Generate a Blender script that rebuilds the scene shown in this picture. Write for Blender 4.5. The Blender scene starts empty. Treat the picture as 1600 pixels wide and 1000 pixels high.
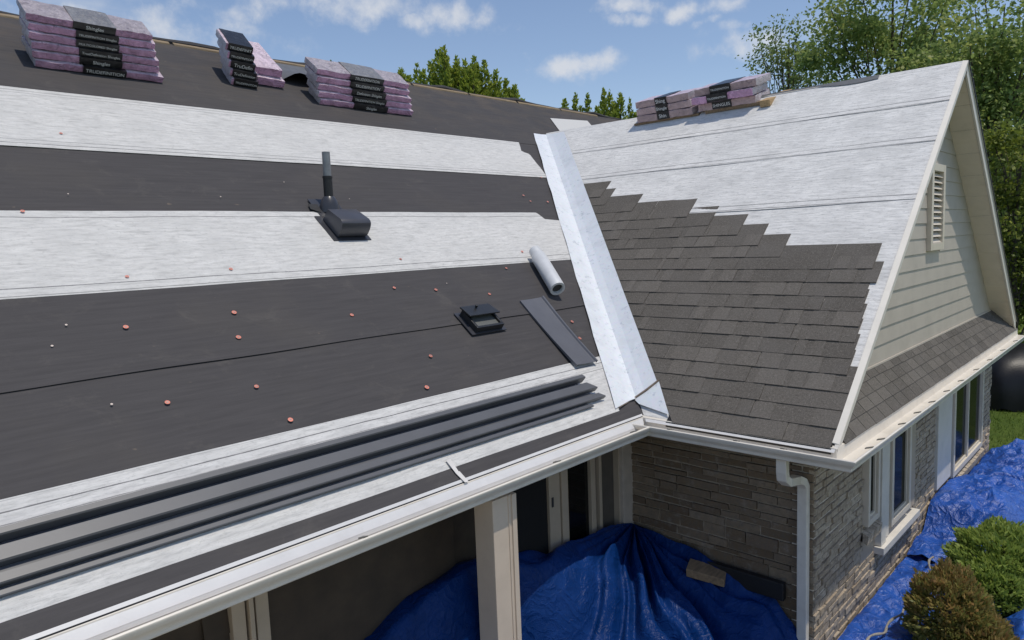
import bpy, bmesh, math, random
import numpy as np
from mathutils import Vector, Matrix

random.seed(7)
RNG = np.random.default_rng(11)
SC = bpy.context.scene
COL = SC.collection
RAD = math.radians

# ------------------------------------------------------------------ camera
FOC = 1116.034                       # focal length in pixels of a 1600 px wide frame
CAM = np.array([0.0, 0.0, 1.7])
FWD = np.array([0.7229, 0.6823, -0.1084])
FWD /= np.linalg.norm(FWD)
RGT = np.array([0.6831, -0.7293, -0.0388])
RGT = RGT - FWD * (RGT @ FWD)
RGT /= np.linalg.norm(RGT)
UPV = np.cross(RGT, FWD)
cam_data = bpy.data.cameras.new('camera')
cam_data.sensor_width = 36.0
cam_data.lens = FOC / 1600 * 36.0
cam_data.clip_start = 0.05
cam_data.clip_end = 3000
cam = bpy.data.objects.new('camera', cam_data)
COL.objects.link(cam)
cam.matrix_world = Matrix(((RGT[0], UPV[0], -FWD[0], CAM[0]),
                           (RGT[1], UPV[1], -FWD[1], CAM[1]),
                           (RGT[2], UPV[2], -FWD[2], CAM[2]),
                           (0, 0, 0, 1)))
SC.camera = cam

# ------------------------------------------------------------------ sun, sky, exposure
SUN = Vector((0.06, -0.30, 0.952)).normalized()      # direction towards the sun
sl = bpy.data.lights.new('sun', 'SUN')
sl.energy = 2.85
sl.angle = RAD(0.53)
sl.color = (1.0, 0.93, 0.815)
so = bpy.data.objects.new('sun', sl)
COL.objects.link(so)
so.rotation_euler = SUN.to_track_quat('Z', 'Y').to_euler()

SKY_STRENGTH = 0.13
CLOUD_GAIN = 5.6
world = bpy.data.worlds.new('World')
SC.world = world
world.use_nodes = True
wt = world.node_tree
wt.nodes.clear()


def wn(t, **kw):
    n = wt.nodes.new(t)
    for k, v in kw.items():
        setattr(n, k, v)
    return n


def wmath(op, a, b=None, c=None):
    n = wn('ShaderNodeMath', operation=op)
    for i, s in enumerate((a, b, c)):
        if s is None:
            continue
        if isinstance(s, (int, float)):
            n.inputs[i].default_value = s
        else:
            wt.links.new(s, n.inputs[i])
    return n.outputs[0]


sky = wn('ShaderNodeTexSky', sky_type='NISHITA')
sky.sun_disc = False
sky.sun_elevation = math.asin(SUN.z)
sky.sun_rotation = math.atan2(SUN.x, SUN.y)
sky.altitude = 300
sky.air_density = 1.0
sky.dust_density = 0.4
sky.ozone_density = 2.2
tc = wn('ShaderNodeTexCoord')
nz = wn('ShaderNodeTexNoise')
nz.inputs['Scale'].default_value = 9.0
nz.inputs['Detail'].default_value = 7.0
nz.inputs['Roughness'].default_value = 0.62
wt.links.new(tc.outputs['Generated'], nz.inputs['Vector'])
nz2 = wn('ShaderNodeTexNoise')
nz2.inputs['Scale'].default_value = 2.6
nz2.inputs['Detail'].default_value = 5.0
nz2.inputs['Roughness'].default_value = 0.6
mp = wn('ShaderNodeMapping')
mp.inputs['Scale'].default_value = (1, 1, 3.2)
mp.inputs['Location'].default_value = (0.3, 1.7, 0.2)
wt.links.new(tc.outputs['Generated'], mp.inputs['Vector'])
wt.links.new(mp.outputs[0], nz2.inputs['Vector'])
sx = wn('ShaderNodeSeparateXYZ')
wt.links.new(tc.outputs['Generated'], sx.inputs[0])
az = wmath('ARCTAN2', sx.outputs[1], sx.outputs[0])
el = wmath('ARCSINE', sx.outputs[2])


def ray(px):
    return FWD + (px[0] - 800) / FOC * RGT - (px[1] - 500) / FOC * UPV


# cumulus puffs: centre direction, half width, half height (radians), density
nw_ = wn('ShaderNodeTexNoise')
nw_.inputs['Scale'].default_value = 16.0
nw_.inputs['Detail'].default_value = 5.0
nw_.inputs['Roughness'].default_value = 0.6
wt.links.new(tc.outputs['Generated'], nw_.inputs['Vector'])
sw_c = wn('ShaderNodeSeparateXYZ')
wt.links.new(nw_.outputs['Color'], sw_c.inputs[0])
az = wmath('ADD', az, wmath('MULTIPLY', wmath('SUBTRACT', sw_c.outputs[0], .5), .085))
el = wmath('ADD', el, wmath('MULTIPLY', wmath('SUBTRACT', sw_c.outputs[1], .5), .040))
nz.inputs['Scale'].default_value = 22.0
mask = None
for (cx, cy, hw, hh, dens) in [(705, 22, .040, .020, 1.0), (645, 30, .028, .010, .75), (560, 5, .085, .022, .85),
                               (893, 100, .045, .016, .95), (860, 92, .03, .010, .6), (985, 28, .026, .010, .85), (995, 4, .035, .010, .95),
                               (1062, 14, .022, .012, .8), (1125, 8, .035, .011, .85), (1112, 33, .016, .006, .6), (1180, 70, .048, .017, .9),
                               (60, 60, .20, .040, .75), (250, 45, .13, .03, .55), (430, 60, .08, .020, .3), (380, 10, .1, .016, .5),
                               (1140, 43, .025, .008, .5), (780, 50, .03, .012, .35), (1075, 140, .03, .01, .35)]:
    d = ray((cx, cy))
    d = d / np.linalg.norm(d)
    a0, e0 = math.atan2(d[1], d[0]), math.asin(d[2])
    u = wmath('MULTIPLY', wmath('SUBTRACT', az, a0), 1.0 / hw)
    v = wmath('MULTIPLY', wmath('SUBTRACT', el, e0), 1.0 / hh)
    r2 = wmath('ADD', wmath('MULTIPLY', u, u), wmath('MULTIPLY', v, v))
    g = wmath('MULTIPLY', wmath('EXPONENT', wmath('MULTIPLY', r2, -0.7)), dens)
    mask = g if mask is None else wmath('MAXIMUM', mask, g)
nzd = wmath('MULTIPLY', wmath('SUBTRACT', nz.outputs['Fac'], 0.5), 1.9)
placed = wn('ShaderNodeMapRange', interpolation_type='SMOOTHSTEP')
wt.links.new(wmath('ADD', mask, wmath('MULTIPLY', nzd, wmath('MINIMUM', wmath('MULTIPLY', mask, 3.0), 1.0))), placed.inputs[0])
placed.inputs[1].default_value = 0.20
placed.inputs[2].default_value = 1.15
# the same broken cloud over the rest of the sky
wide = wn('ShaderNodeMapRange', interpolation_type='SMOOTHSTEP')
wt.links.new(wmath('ADD', nz2.outputs['Fac'], wmath('MULTIPLY', nzd, 0.12)), wide.inputs[0])
wide.inputs[1].default_value = 0.56
wide.inputs[2].default_value = 0.80
cover = wmath('MULTIPLY', wmath('MAXIMUM', placed.outputs[0], wmath('MULTIPLY', wide.outputs[0], 0.55)), 0.86)
mixc = wn('ShaderNodeMix', data_type='RGBA')
wt.links.new(cover, mixc.inputs[0])
skyg = wn('ShaderNodeMix', data_type='RGBA', blend_type='MULTIPLY')
skyg.inputs[0].default_value = 1.0
skyg.inputs[7].default_value = (1.12, 1.04, 1.01, 1)
wt.links.new(sky.outputs[0], skyg.inputs[6])
wt.links.new(skyg.outputs[2], mixc.inputs[6])
mixc.inputs[7].default_value = (CLOUD_GAIN * .95, CLOUD_GAIN * .98, CLOUD_GAIN * 1.04, 1)
bg = wn('ShaderNodeBackground')
bg.inputs['Strength'].default_value = SKY_STRENGTH
wt.links.new(mixc.outputs[2], bg.inputs[0])
wo = wn('ShaderNodeOutputWorld')
wt.links.new(bg.outputs[0], wo.inputs[0])

SC.view_settings.view_transform = 'Standard'
SC.view_settings.look = 'None'
SC.view_settings.exposure = 0.0
SC.view_settings.gamma = 1.0
SC.view_settings.use_curve_mapping = False
SC.render.engine = 'CYCLES'
SC.cycles.max_bounces = 6
SC.cycles.use_denoising = True

# ------------------------------------------------------------------ plan of the place (metres)
X1, Y0, Y2 = 5.688, 3.711, 1.941     # wing eave line, main eave line, gable rake plane
TM, TW = 0.7814, 0.8652              # main and wing roof slopes (rise over run)
XA, YM = 9.80, 9.177                 # wing ridge, main ridge
XR = 2 * XA - X1                     # far eave of the wing
HM, HW = TM * (YM - Y0), TW * (XA - X1)
CM, SM = math.cos(math.atan(TM)), math.sin(math.atan(TM))
CW, SW = math.cos(math.atan(TW)), math.sin(math.atan(TW))
VR = (YM - Y0) / CM                  # main slope length
GZ = -2.15                           # ground
YG = Y2 + 0.27                       # siding plane
YB = Y2 + 0.25                       # brick plane, gable side
XB = X1 + 0.29                       # brick plane, porch side
YP = 4.15                            # porch back wall


def plane_hit(px, n, c):
    d = ray(px)
    n = np.array(n, float)
    return CAM + d * ((c - n @ CAM) / (n @ d))


def on_main(px):                     # -> (x, v) on the main roof
    p = plane_hit(px, (0, -TM, 1), -TM * Y0)
    return p[0], (p[1] - Y0) / CM


def on_wing(px):                     # -> (s, y) on the wing roof
    p = plane_hit(px, (-TW, 0, 1), -TW * X1)
    return p[0] - X1, p[1]


def at_y(px, y):
    return plane_hit(px, (0, 1, 0), y)


def at_z(px, z):
    return plane_hit(px, (0, 0, 1), z)


def M(x, v, n=0.0):
    return (x, Y0 + v * CM - n * SM, v * SM + n * CM)


def W(s, y, n=0.0):                  # s is the horizontal run from the eave
    return (X1 + s - n * SW, y, s * TW + n * CW)


# ------------------------------------------------------------------ materials
class NT:
    def __init__(self, name):
        self.m = bpy.data.materials.new(name)
        self.m.use_nodes = True
        self.t = self.m.node_tree
        self.b = self.t.nodes['Principled BSDF']
        self.out = self.t.nodes['Material Output']

    def n(self, t, **kw):
        x = self.t.nodes.new(t)
        for k, v in kw.items():
            setattr(x, k, v)
        return x

    def l(self, a, b):
        self.t.links.new(a, b)

    def coords(self, kind='Object', scale=(1, 1, 1), rot=(0, 0, 0)):
        c = self.n('ShaderNodeTexCoord')
        mpn = self.n('ShaderNodeMapping')
        mpn.inputs['Scale'].default_value = scale
        mpn.inputs['Rotation'].default_value = rot
        self.l(c.outputs[kind], mpn.inputs[0])
        return mpn.outputs[0]

    def noise(self, vec, scale, detail=4, rough=.55, dist=0.0):
        x = self.n('ShaderNodeTexNoise')
        x.inputs['Scale'].default_value = scale
        x.inputs['Detail'].default_value = detail
        x.inputs['Roughness'].default_value = rough
        x.inputs['Distortion'].default_value = dist
        self.l(vec, x.inputs['Vector'])
        return x.outputs['Fac']

    def ramp(self, fac, stops):
        x = self.n('ShaderNodeValToRGB')
        e = x.color_ramp.elements
        while len(e) < len(stops):
            e.new(0.5)
        for i, (p, c) in enumerate(stops):
            e[i].position = p
            e[i].color = (c[0], c[1], c[2], 1) if not isinstance(c, (int, float)) else (c, c, c, 1)
        self.l(fac, x.inputs[0])
        return x.outputs[0]

    def mix(self, fac, a, b, blend='MIX'):
        x = self.n('ShaderNodeMix', data_type='RGBA', blend_type=blend)
        for s, i in ((fac, 0), (a, 6), (b, 7)):
            if isinstance(s, (int, float)):
                x.inputs[i].default_value = s
            elif isinstance(s, tuple):
                x.inputs[i].default_value = (s[0], s[1], s[2], 1)
            else:
                self.l(s, x.inputs[i])
        return x.outputs[2]

    def math(self, op, a, b=None, c=None):
        x = self.n('ShaderNodeMath', operation=op)
        for i, s in enumerate((a, b, c)):
            if s is None:
                continue
            if isinstance(s, (int, float)):
                x.inputs[i].default_value = s
            else:
                self.l(s, x.inputs[i])
        return x.outputs[0]

    def bump(self, h, strength=.3, dist=.01, normal=None):
        x = self.n('ShaderNodeBump')
        x.inputs['Strength'].default_value = strength
        x.inputs['Distance'].default_value = dist
        self.l(h, x.inputs['Height'])
        if normal:
            self.l(normal, x.inputs['Normal'])
        return x.outputs[0]

    def set(self, **kw):
        for k, v in kw.items():
            k = {'col': 'Base Color', 'rough': 'Roughness', 'metal': 'Metallic', 'spec': 'Specular IOR Level', 'nrm': 'Normal',
                 'coat': 'Coat Weight', 'sheen': 'Sheen Weight'}[k]
            if isinstance(v, tuple):
                self.b.inputs[k].default_value = (v[0], v[1], v[2], 1)
            elif isinstance(v, (int, float)):
                self.b.inputs[k].default_value = v
            else:
                self.l(v, self.b.inputs[k])
        return self.m


def plain(name, col, rough=.5, metal=0., var=.12, scale=9, bump=.15, spec=.5, grime=.0, objvar=0.0):
    t = NT(name)
    v = t.coords()
    f = t.noise(v, scale, 6, .6)
    lo = tuple(c * (1 - var) for c in col)
    hi = tuple(min(1, c * (1 + var)) for c in col)
    c = t.ramp(f, [(.3, lo), (.7, hi)])
    if grime:
        g = t.ramp(t.noise(v, 3.1, 7, .7), [(.52, 0.), (.75, 1.)])
        c = t.mix(t.math('MULTIPLY', g, grime), c, tuple(x * .45 for x in (col[0], col[1] * .95, col[2] * .85)))
    if objvar:
        oi = t.n('ShaderNodeObjectInfo')
        k = t.math('ADD', t.math('MULTIPLY', oi.outputs['Random'], 2 * objvar), 1 - objvar)
        c = t.mix(1.0, c, t.n_comb(k) if False else k, 'MULTIPLY')
    return t.set(col=c, rough=rough, metal=metal, spec=spec, nrm=t.bump(t.noise(v, scale * 9, 4), bump, .004))


def mat_white(name, lines, gain=1.0):
    """white synthetic underlayment: uv = (metres along, metres up); printed lines at the given heights"""
    t = NT(name)
    uv = t.coords('UV')
    st = t.coords('UV', (2.6, 15, 1))
    st2 = t.coords('UV', (9, 60, 1))
    f1 = t.noise(st, 2.2, 7, .65)
    f2 = t.noise(st2, 1.6, 5, .6)
    f3 = t.noise(uv, 26, 4, .7)
    f4 = t.noise(t.coords('UV', (1, 1.6, 1)), 1.7, 6, .68)
    c = t.ramp(f1, [(.30, (.40 * gain, .402 * gain, .405 * gain)), (.46, (.57 * gain, .572 * gain, .575 * gain)), (.6, (.64 * gain, .642 * gain, .645 * gain)), (.78, (.72 * gain, .72 * gain, .72 * gain))])
    c = t.mix(t.ramp(f2, [(.30, .55), (.46, 0.)]), c, (.33, .335, .34))
    c = t.mix(t.ramp(f3, [(.30, .55), (.44, 0.)]), c, (.36, .365, .37))
    f5 = t.noise(t.coords('UV', (4.5, 30, 1)), 1.3, 6, .75)
    c = t.mix(t.ramp(f5, [(.62, 0.), (.72, .5)]), c, (.33, .335, .34))
    c = t.mix(t.ramp(f4, [(.36, .45), (.60, 0.)]), c, (.47, .475, .48))
    sep = t.n('ShaderNodeSeparateXYZ')
    t.l(uv, sep.inputs[0])
    wob = t.math('MULTIPLY', t.math('SUBTRACT', t.noise(t.coords('UV', (.9, 0, 1)), 1.0, 3), .5), .02)
    for (pos, wd, dark) in lines:
        d = t.math('ABSOLUTE', t.math('SUBTRACT', t.math('ADD', sep.outputs[1], wob), pos))
        k = t.math('LESS_THAN', d, wd)
        brk = t.ramp(t.noise(t.coords('UV', (3, 0, 1)), 1.3, 4, .7), [(.3, .35), (.5, 1.)])
        c = t.mix(t.math('MULTIPLY', t.math('MULTIPLY', k, dark), brk), c, (.10, .10, .11))
    b1 = t.bump(f1, .5, .02)
    b2 = t.bump(t.math('ADD', f3, f5), .35, .006, b1)
    c = t.mix(1.0, c, (1.0, .985, .955), 'MULTIPLY')
    return t.set(col=c, rough=.62, spec=.3, nrm=b2)


def mat_dark(name):
    t = NT(name)
    uv = t.coords('UV')
    st = t.coords('UV', (1.2, 16, 1))
    f1 = t.noise(st, 1.7, 6, .6)
    f2 = t.noise(uv, .8, 5, .62)
    f3 = t.noise(uv, 42, 3, .7)
    c = t.ramp(f1, [(.3, (.057, .054, .056)), (.72, (.074, .070, .072))])
    c = t.mix(t.ramp(f2, [(.5, 0.), (.72, .45)]), c, (.085, .078, .072))
    # dusty scuffs towards the ridge
    sep = t.n('ShaderNodeSeparateXYZ')
    t.l(uv, sep.inputs[0])
    up = t.n('ShaderNodeMapRange')
    t.l(sep.outputs[1], up.inputs[0])
    up.inputs[1].default_value = 5.2
    up.inputs[2].default_value = 6.8
    dust = t.ramp(t.noise(t.coords('UV', (1, 2.2, 1)), 1.7, 6, .66), [(.44, 0.), (.64, 1.)])
    c = t.mix(t.math('MULTIPLY', t.math('MULTIPLY', dust, up.outputs[0]), .4), c, (.13, .105, .082))
    spk = t.ramp(t.noise(t.coords('UV', (8, 11, 1)), 1.0, 2, .5), [(.74, 0.), (.78, 1.)])
    c = t.mix(t.math('MULTIPLY', spk, .4), c, (.22, .17, .13))
    foot = t.ramp(t.noise(t.coords('UV', (2.6, 3.4, 1)), 1.0, 7, .75, .6), [(.56, 0.), (.70, 1.)])
    c = t.mix(t.math('MULTIPLY', foot, .32), c, (.125, .115, .105))
    chalk = t.ramp(t.noise(t.coords('UV', (.9, 5.5, 1)), 1.7, 6, .7), [(.68, 0.), (.76, 1.)])
    c = t.mix(t.math('MULTIPLY', chalk, .35), c, (.24, .23, .22))
    scr = t.ramp(t.noise(t.coords('UV', (1.4, 60, 1)), 1.0, 3, .5), [(.70, 0.), (.78, .3)])
    c = t.mix(scr, c, (.16, .16, .16))
    b1 = t.bump(f1, .35, .012)
    return t.set(col=c, rough=.7, spec=.14, nrm=t.bump(f3, .3, .002, b1))


def mat_brick(name, cols):
    t = NT(name)
    oi = t.n('ShaderNodeObjectInfo')
    v = t.coords()
    base = t.ramp(oi.outputs['Random'], cols)
    f = t.noise(v, 22, 6, .7)
    c = t.mix(t.ramp(f, [(.36, .65), (.58, 0.)]), base, (.17, .14, .11))
    c = t.mix(t.ramp(t.noise(v, 9, 5, .7), [(.55, 0.), (.75, .5)]), c, (.40, .36, .32))
    return t.set(col=c, rough=.9, spec=.2, nrm=t.bump(t.noise(v, 45, 6, .75), .9, .014))


def mat_shingle(name, gain=1.0):
    t = NT(name)
    oi = t.n('ShaderNodeObjectInfo')
    v = t.coords()
    att = t.n('ShaderNodeAttribute', attribute_name='tone')
    g = gain
    base = t.ramp(oi.outputs['Random'], [(0., (.108 * g, .098 * g, .086 * g)), (.5, (.118 * g, .107 * g, .094 * g)), (1., (.128 * g, .116 * g, .102 * g))])
    c = t.mix(1.0, base, t.math('ADD', t.math('MULTIPLY', att.outputs['Fac'], .36), .80), 'MULTIPLY')
    gr = t.math('ADD', t.math('MULTIPLY', t.noise(v, 150, 3, .8), .55), t.math('MULTIPLY', t.noise(v, 55, 4, .8), .45))
    c = t.mix(t.ramp(gr, [(.36, .8), (.47, 0.)]), c, (.03, .028, .026))
    c = t.mix(t.ramp(gr, [(.53, 0.), (.64, .75)]), c, (.27, .25, .23))
    c = t.mix(t.ramp(t.noise(v, 2.3, 5, .6), [(.45, 0.), (.7, .35)]), c, (.15, .14, .13))
    return t.set(col=c, rough=.9, spec=.25, nrm=t.bump(gr, .8, .006))


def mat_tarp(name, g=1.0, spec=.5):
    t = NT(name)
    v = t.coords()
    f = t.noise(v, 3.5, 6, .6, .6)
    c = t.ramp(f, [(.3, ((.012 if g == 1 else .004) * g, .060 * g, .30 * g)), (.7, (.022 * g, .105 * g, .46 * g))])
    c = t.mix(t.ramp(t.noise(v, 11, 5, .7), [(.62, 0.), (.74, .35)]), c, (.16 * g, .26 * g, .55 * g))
    vo = t.n('ShaderNodeTexVoronoi', feature='DISTANCE_TO_EDGE')
    vo.inputs['Scale'].default_value = 5.0
    wv = t.n('ShaderNodeVectorMath', operation='ADD')
    t.l(v, wv.inputs[0])
    nn = t.n('ShaderNodeTexNoise')
    nn.inputs['Scale'].default_value = 2.2
    t.l(v, nn.inputs['Vector'])
    t.l(nn.outputs['Color'], wv.inputs[1])
    t.l(wv.outputs[0], vo.inputs['Vector'])
    cr = t.ramp(vo.outputs['Distance'], [(0., 1.), (.16, 0.)])
    b = t.bump(cr, .40 if g == 1 else .22, .03)
    vo2 = t.n('ShaderNodeTexVoronoi', feature='DISTANCE_TO_EDGE')
    vo2.inputs['Scale'].default_value = 13.0
    t.l(wv.outputs[0], vo2.inputs['Vector'])
    b = t.bump(t.ramp(vo2.outputs['Distance'], [(0., 1.), (.07, 0.)]), .30, .012, b)
    b = t.bump(t.noise(v, 14, 6, .65, .8), .55 if g == 1 else .35, .03, b)
    return t.set(col=c, rough=.30, spec=spec, nrm=b)


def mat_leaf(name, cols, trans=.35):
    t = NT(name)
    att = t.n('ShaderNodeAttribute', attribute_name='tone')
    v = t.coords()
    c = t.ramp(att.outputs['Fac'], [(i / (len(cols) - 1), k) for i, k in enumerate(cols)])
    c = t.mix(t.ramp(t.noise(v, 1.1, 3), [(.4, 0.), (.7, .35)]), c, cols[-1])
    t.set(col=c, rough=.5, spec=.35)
    tr = t.n('ShaderNodeBsdfTranslucent')
    t.l(c, tr.inputs[0])
    mx = t.n('ShaderNodeMixShader')
    mx.inputs[0].default_value = trans
    t.l(t.b.outputs[0], mx.inputs[1])
    t.l(tr.outputs[0], mx.inputs[2])
    t.l(mx.outputs[0], t.out.inputs[0])
    return t.m


def mat_wrap(name, col, crumple=.6, grey=.2):
    t = NT(name)
    v = t.coords()
    f = t.noise(v, 7, 6, .65, 1.2)
    c = t.ramp(f, [(.25, tuple(x * .62 for x in col)), (.5, col), (.75, tuple(min(.9, x * 1.25 + .03) for x in col))])
    c = t.mix(t.ramp(t.noise(v, 17, 4, .6, .8), [(.60, 0.), (.68, grey)]), c, (.12, .08, .11))
    oi = t.n('ShaderNodeObjectInfo')
    c = t.mix(1.0, c, t.math('ADD', t.math('MULTIPLY', oi.outputs['Random'], .25), .85), 'MULTIPLY')
    return t.set(col=c, rough=.28, spec=.5, nrm=t.bump(t.noise(v, 16, 5, .6, 1.5), crumple, .03))


def mat_galv(name, col):
    t = NT(name)
    v = t.coords()
    vo = t.n('ShaderNodeTexVoronoi')
    vo.inputs['Scale'].default_value = 34
    t.l(v, vo.inputs['Vector'])
    f = t.noise(v, 4, 7, .65)
    c = t.mix(.10, col, vo.outputs['Color'], 'SOFT_LIGHT')
    c = t.mix(t.ramp(f, [(.5, 0.), (.72, .55)]), c, tuple(x * .78 for x in col))
    c = t.mix(t.ramp(t.noise(v, 13, 6, .75), [(.57, 0.), (.66, .6)]), c, (.38, .43, .48))
    return t.set(col=c, rough=.5, metal=.25, spec=.5, nrm=t.bump(t.noise(v, 2.2, 3), .25, .02))


def mat_wood(name, col, rough=.7):
    t = NT(name)
    v = t.coords('Object', (2, 14, 14))
    f = t.noise(v, 2.4, 6, .6, .4)
    c = t.ramp(f, [(.3, tuple(x * .6 for x in col)), (.7, tuple(x * 1.2 for x in col))])
    return t.set(col=c, rough=rough, nrm=t.bump(f, .3, .01))


MAT = dict(
    dark=mat_dark('dark_membrane'),
    white_top=mat_white('white_underlay_a', [(.06, .006, .8), (.10, .004, .6), (.95, .006, .8), (1.0, .004, .5)]),
    trim=plain('painted_trim', (.67, .635, .575), .45, var=.05, scale=4, bump=.06, grime=.22),
    gutter=plain('gutter_paint', (.71, .665, .59), .32, var=.05, scale=5, bump=.05, grime=.30),
    apron=plain('white_drip_edge', (.62, .615, .61), .35, var=.05, scale=5, bump=.05, grime=.18),
    hanger=plain('hanger_metal', (.22, .21, .19), .5, .5, var=.3, scale=40),
    siding=plain('vinyl_siding', (.48, .43, .37), .5, var=.06, scale=3, bump=.10, grime=.18),
    soffit=plain('soffit_vinyl', (.72, .64, .53), .5, var=.05, scale=3, bump=.06, grime=.2),
    mortar=plain('mortar', (.66, .58, .48), .95, var=.2, scale=30, bump=.5),
    brick=mat_brick('brick_mix', [(0., (.40, .325, .24)), (.25, (.46, .38, .285)), (.5, (.49, .41, .315)), (.8, (.54, .46, .36)), (1., (.43, .35, .26))]),
    stone=mat_brick('porch_stone_mix', [(0., (.17, .118, .073)), (.4, (.24, .175, .115)), (.75, (.30, .23, .16)), (1., (.15, .10, .063))]),
    shingle=mat_shingle('asphalt_shingle'),
    shingle2=mat_shingle('asphalt_shingle_skirt', .95),
    galv_a=mat_galv('valley_metal', (.74, .77, .80)),
    black_metal=plain('black_metal', (.055, .058, .066), .34, .35, var=.12, scale=4, bump=.05, grime=.0),
    drip=plain('charcoal_drip_metal', (.095, .098, .108), .44, .0, var=.10, scale=3, bump=.04),
    vent_plastic=plain('black_vent_plastic', (.018, .019, .021), .38, var=.2, scale=9, bump=.1),
    vent_metal=plain('black_vent_hood', (.048, .049, .057), .30, .1, var=.2, scale=7, bump=.05),
    pipe_grey=plain('grey_pipe', (.20, .21, .22), .4, .3, var=.2, scale=12),
    rubber=plain('black_rubber', (.012, .012, .013), .55, var=.2),
    cap=plain('orange_cap', (.62, .20, .14), .5, var=.2, scale=40, objvar=.25),
    cap_pale=plain('pale_cap', (.62, .52, .46), .5, var=.2, scale=40),
    nail=plain('nail_head', (.35, .30, .28), .4, .6),
    wrap=mat_wrap('pink_wrap', (.57, .32, .49), 1.0, .4),
    wrap_film=mat_wrap('grey_pink_film', (.44, .39, .43), 1.0, .7),
    wrap_top=mat_wrap('pale_wrap_top', (.68, .55, .63), .9, .8),
    wrap_end=mat_wrap('wrap_end', (.56, .50, .52), .9, .3),
    wrap_tan=mat_wrap('dusty_wrap', (.46, .33, .33), .5, .5),
    band=mat_wrap('black_band', (.010, .010, .012), .2, .0),
    band_grey=mat_wrap('grey_film', (.20, .20, .215), .8, .2),
    ink=plain('white_ink', (.75, .75, .75), .6, var=.15, scale=60),
    tin=plain('white_roll', (.62, .63, .64), .38, .1, var=.08, scale=9, bump=.15, grime=.2),
    core=plain('roll_core', (.05, .05, .05), .8),
    wood_new=mat_wood('new_lumber', (.46, .31, .155)),
    ridge_wood=mat_wood('ridge_timber', (.27, .20, .12)),
    wood_old=mat_wood('weathered_block', (.25, .17, .10)),
    glass=NT('window_glass').set(col=(.012, .015, .011), rough=.10, spec=.03),
    glass_dark=NT('porch_glass').set(col=(.006, .006, .006), rough=.06, spec=.4),
    frame=plain('window_frame', (.66, .59, .49), .4, var=.05, scale=5, bump=.05, grime=.12),
    porch_wall=plain('porch_siding', (.050, .034, .021), .7, var=.25, scale=5, bump=.2),  # base colour darkened to deepen the shade under the eave
    porch_trim=plain('porch_trim', (.44, .36, .27), .5, var=.08, scale=4, bump=.06, grime=.15),
    post=plain('post_paint', (.66, .55, .44), .45, var=.05, scale=3, bump=.05, grime=.15),
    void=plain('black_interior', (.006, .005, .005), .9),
    tarp=mat_tarp('blue_tarp'),
    tarp_shaded=mat_tarp('tarp_shade_tint', .36, .12),  # same blue tarp with the porch shade darkened into its colour
    rope=plain('straw_rope', (.30, .28, .25), .9, var=.3, scale=60, bump=.6),
    blackfilm=plain('black_sheeting', (.009, .009, .011), .42, var=.3, scale=3, bump=.5, spec=.3),
    bark=plain('bark', (.085, .070, .055), .95, var=.4, scale=14, bump=.9),
    paper=plain('torn_paper', (.62, .60, .58), .8, var=.1),
    lead=plain('brown_sealant', (.16, .12, .09), .7, var=.3, scale=30),
)
LEAF = dict(
    broad=mat_leaf('leaf_broad', [(0.134, 0.202, 0.064), (0.205, 0.298, 0.091), (0.312, 0.404, 0.120), (0.409, 0.435, 0.140)], 0.53),
    dark=mat_leaf('leaf_dark', [(0.104, 0.160, 0.066), (0.161, 0.235, 0.085), (0.240, 0.311, 0.104), (0.304, 0.339, 0.113)], 0.50),
    bright=mat_leaf('leaf_bright', [(0.060, 0.085, 0.020), (0.120, 0.165, 0.030), (0.220, 0.265, 0.045), (0.360, 0.380, 0.060)], 0.53),
    yew=mat_leaf('leaf_yew', [(0.132, 0.201, 0.036), (0.218, 0.305, 0.048), (0.327, 0.409, 0.065), (0.437, 0.470, 0.081)], 0.50),
    green=mat_leaf('leaf_arborvitae', [(0.125, 0.184, 0.050), (0.200, 0.284, 0.067), (0.301, 0.393, 0.086), (0.401, 0.468, 0.117)], 0.44),
    russet=mat_leaf('leaf_russet', [(0.149, 0.178, 0.046), (0.218, 0.230, 0.063), (0.316, 0.238, 0.081), (0.420, 0.250, 0.100)], 0.44),
)


# ------------------------------------------------------------------ mesh helpers
def mesh(name, verts, faces, mat=None, uv=None, smooth=False):
    me = bpy.data.meshes.new(name)
    me.from_pydata([tuple(map(float, v)) for v in verts], [], faces)
    if uv is not None:
        lay = me.uv_layers.new(name='UVMap')
        idx = np.empty(len(me.loops), dtype=np.int32)
        me.loops.foreach_get('vertex_index', idx)
        lay.data.foreach_set('uv', np.array(uv, dtype=np.float32)[idx].ravel())
    if mat is not None:
        for m in (mat if isinstance(mat, (list, tuple)) else [mat]):
            me.materials.append(m)
    if smooth:
        me.polygons.foreach_set('use_smooth', [True] * len(me.polygons))
    me.update()
    return me


def link(name, me, parent=None):
    o = bpy.data.objects.new(name, me)
    COL.objects.link(o)
    if parent is not None:
        o.parent = parent
        if parent.type == 'EMPTY' and any(parent.location):
            o.matrix_parent_inverse = Matrix.Translation(-Vector(parent.location))
        elif parent.parent is not None or parent.type != 'EMPTY':
            pass
    return o


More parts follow.
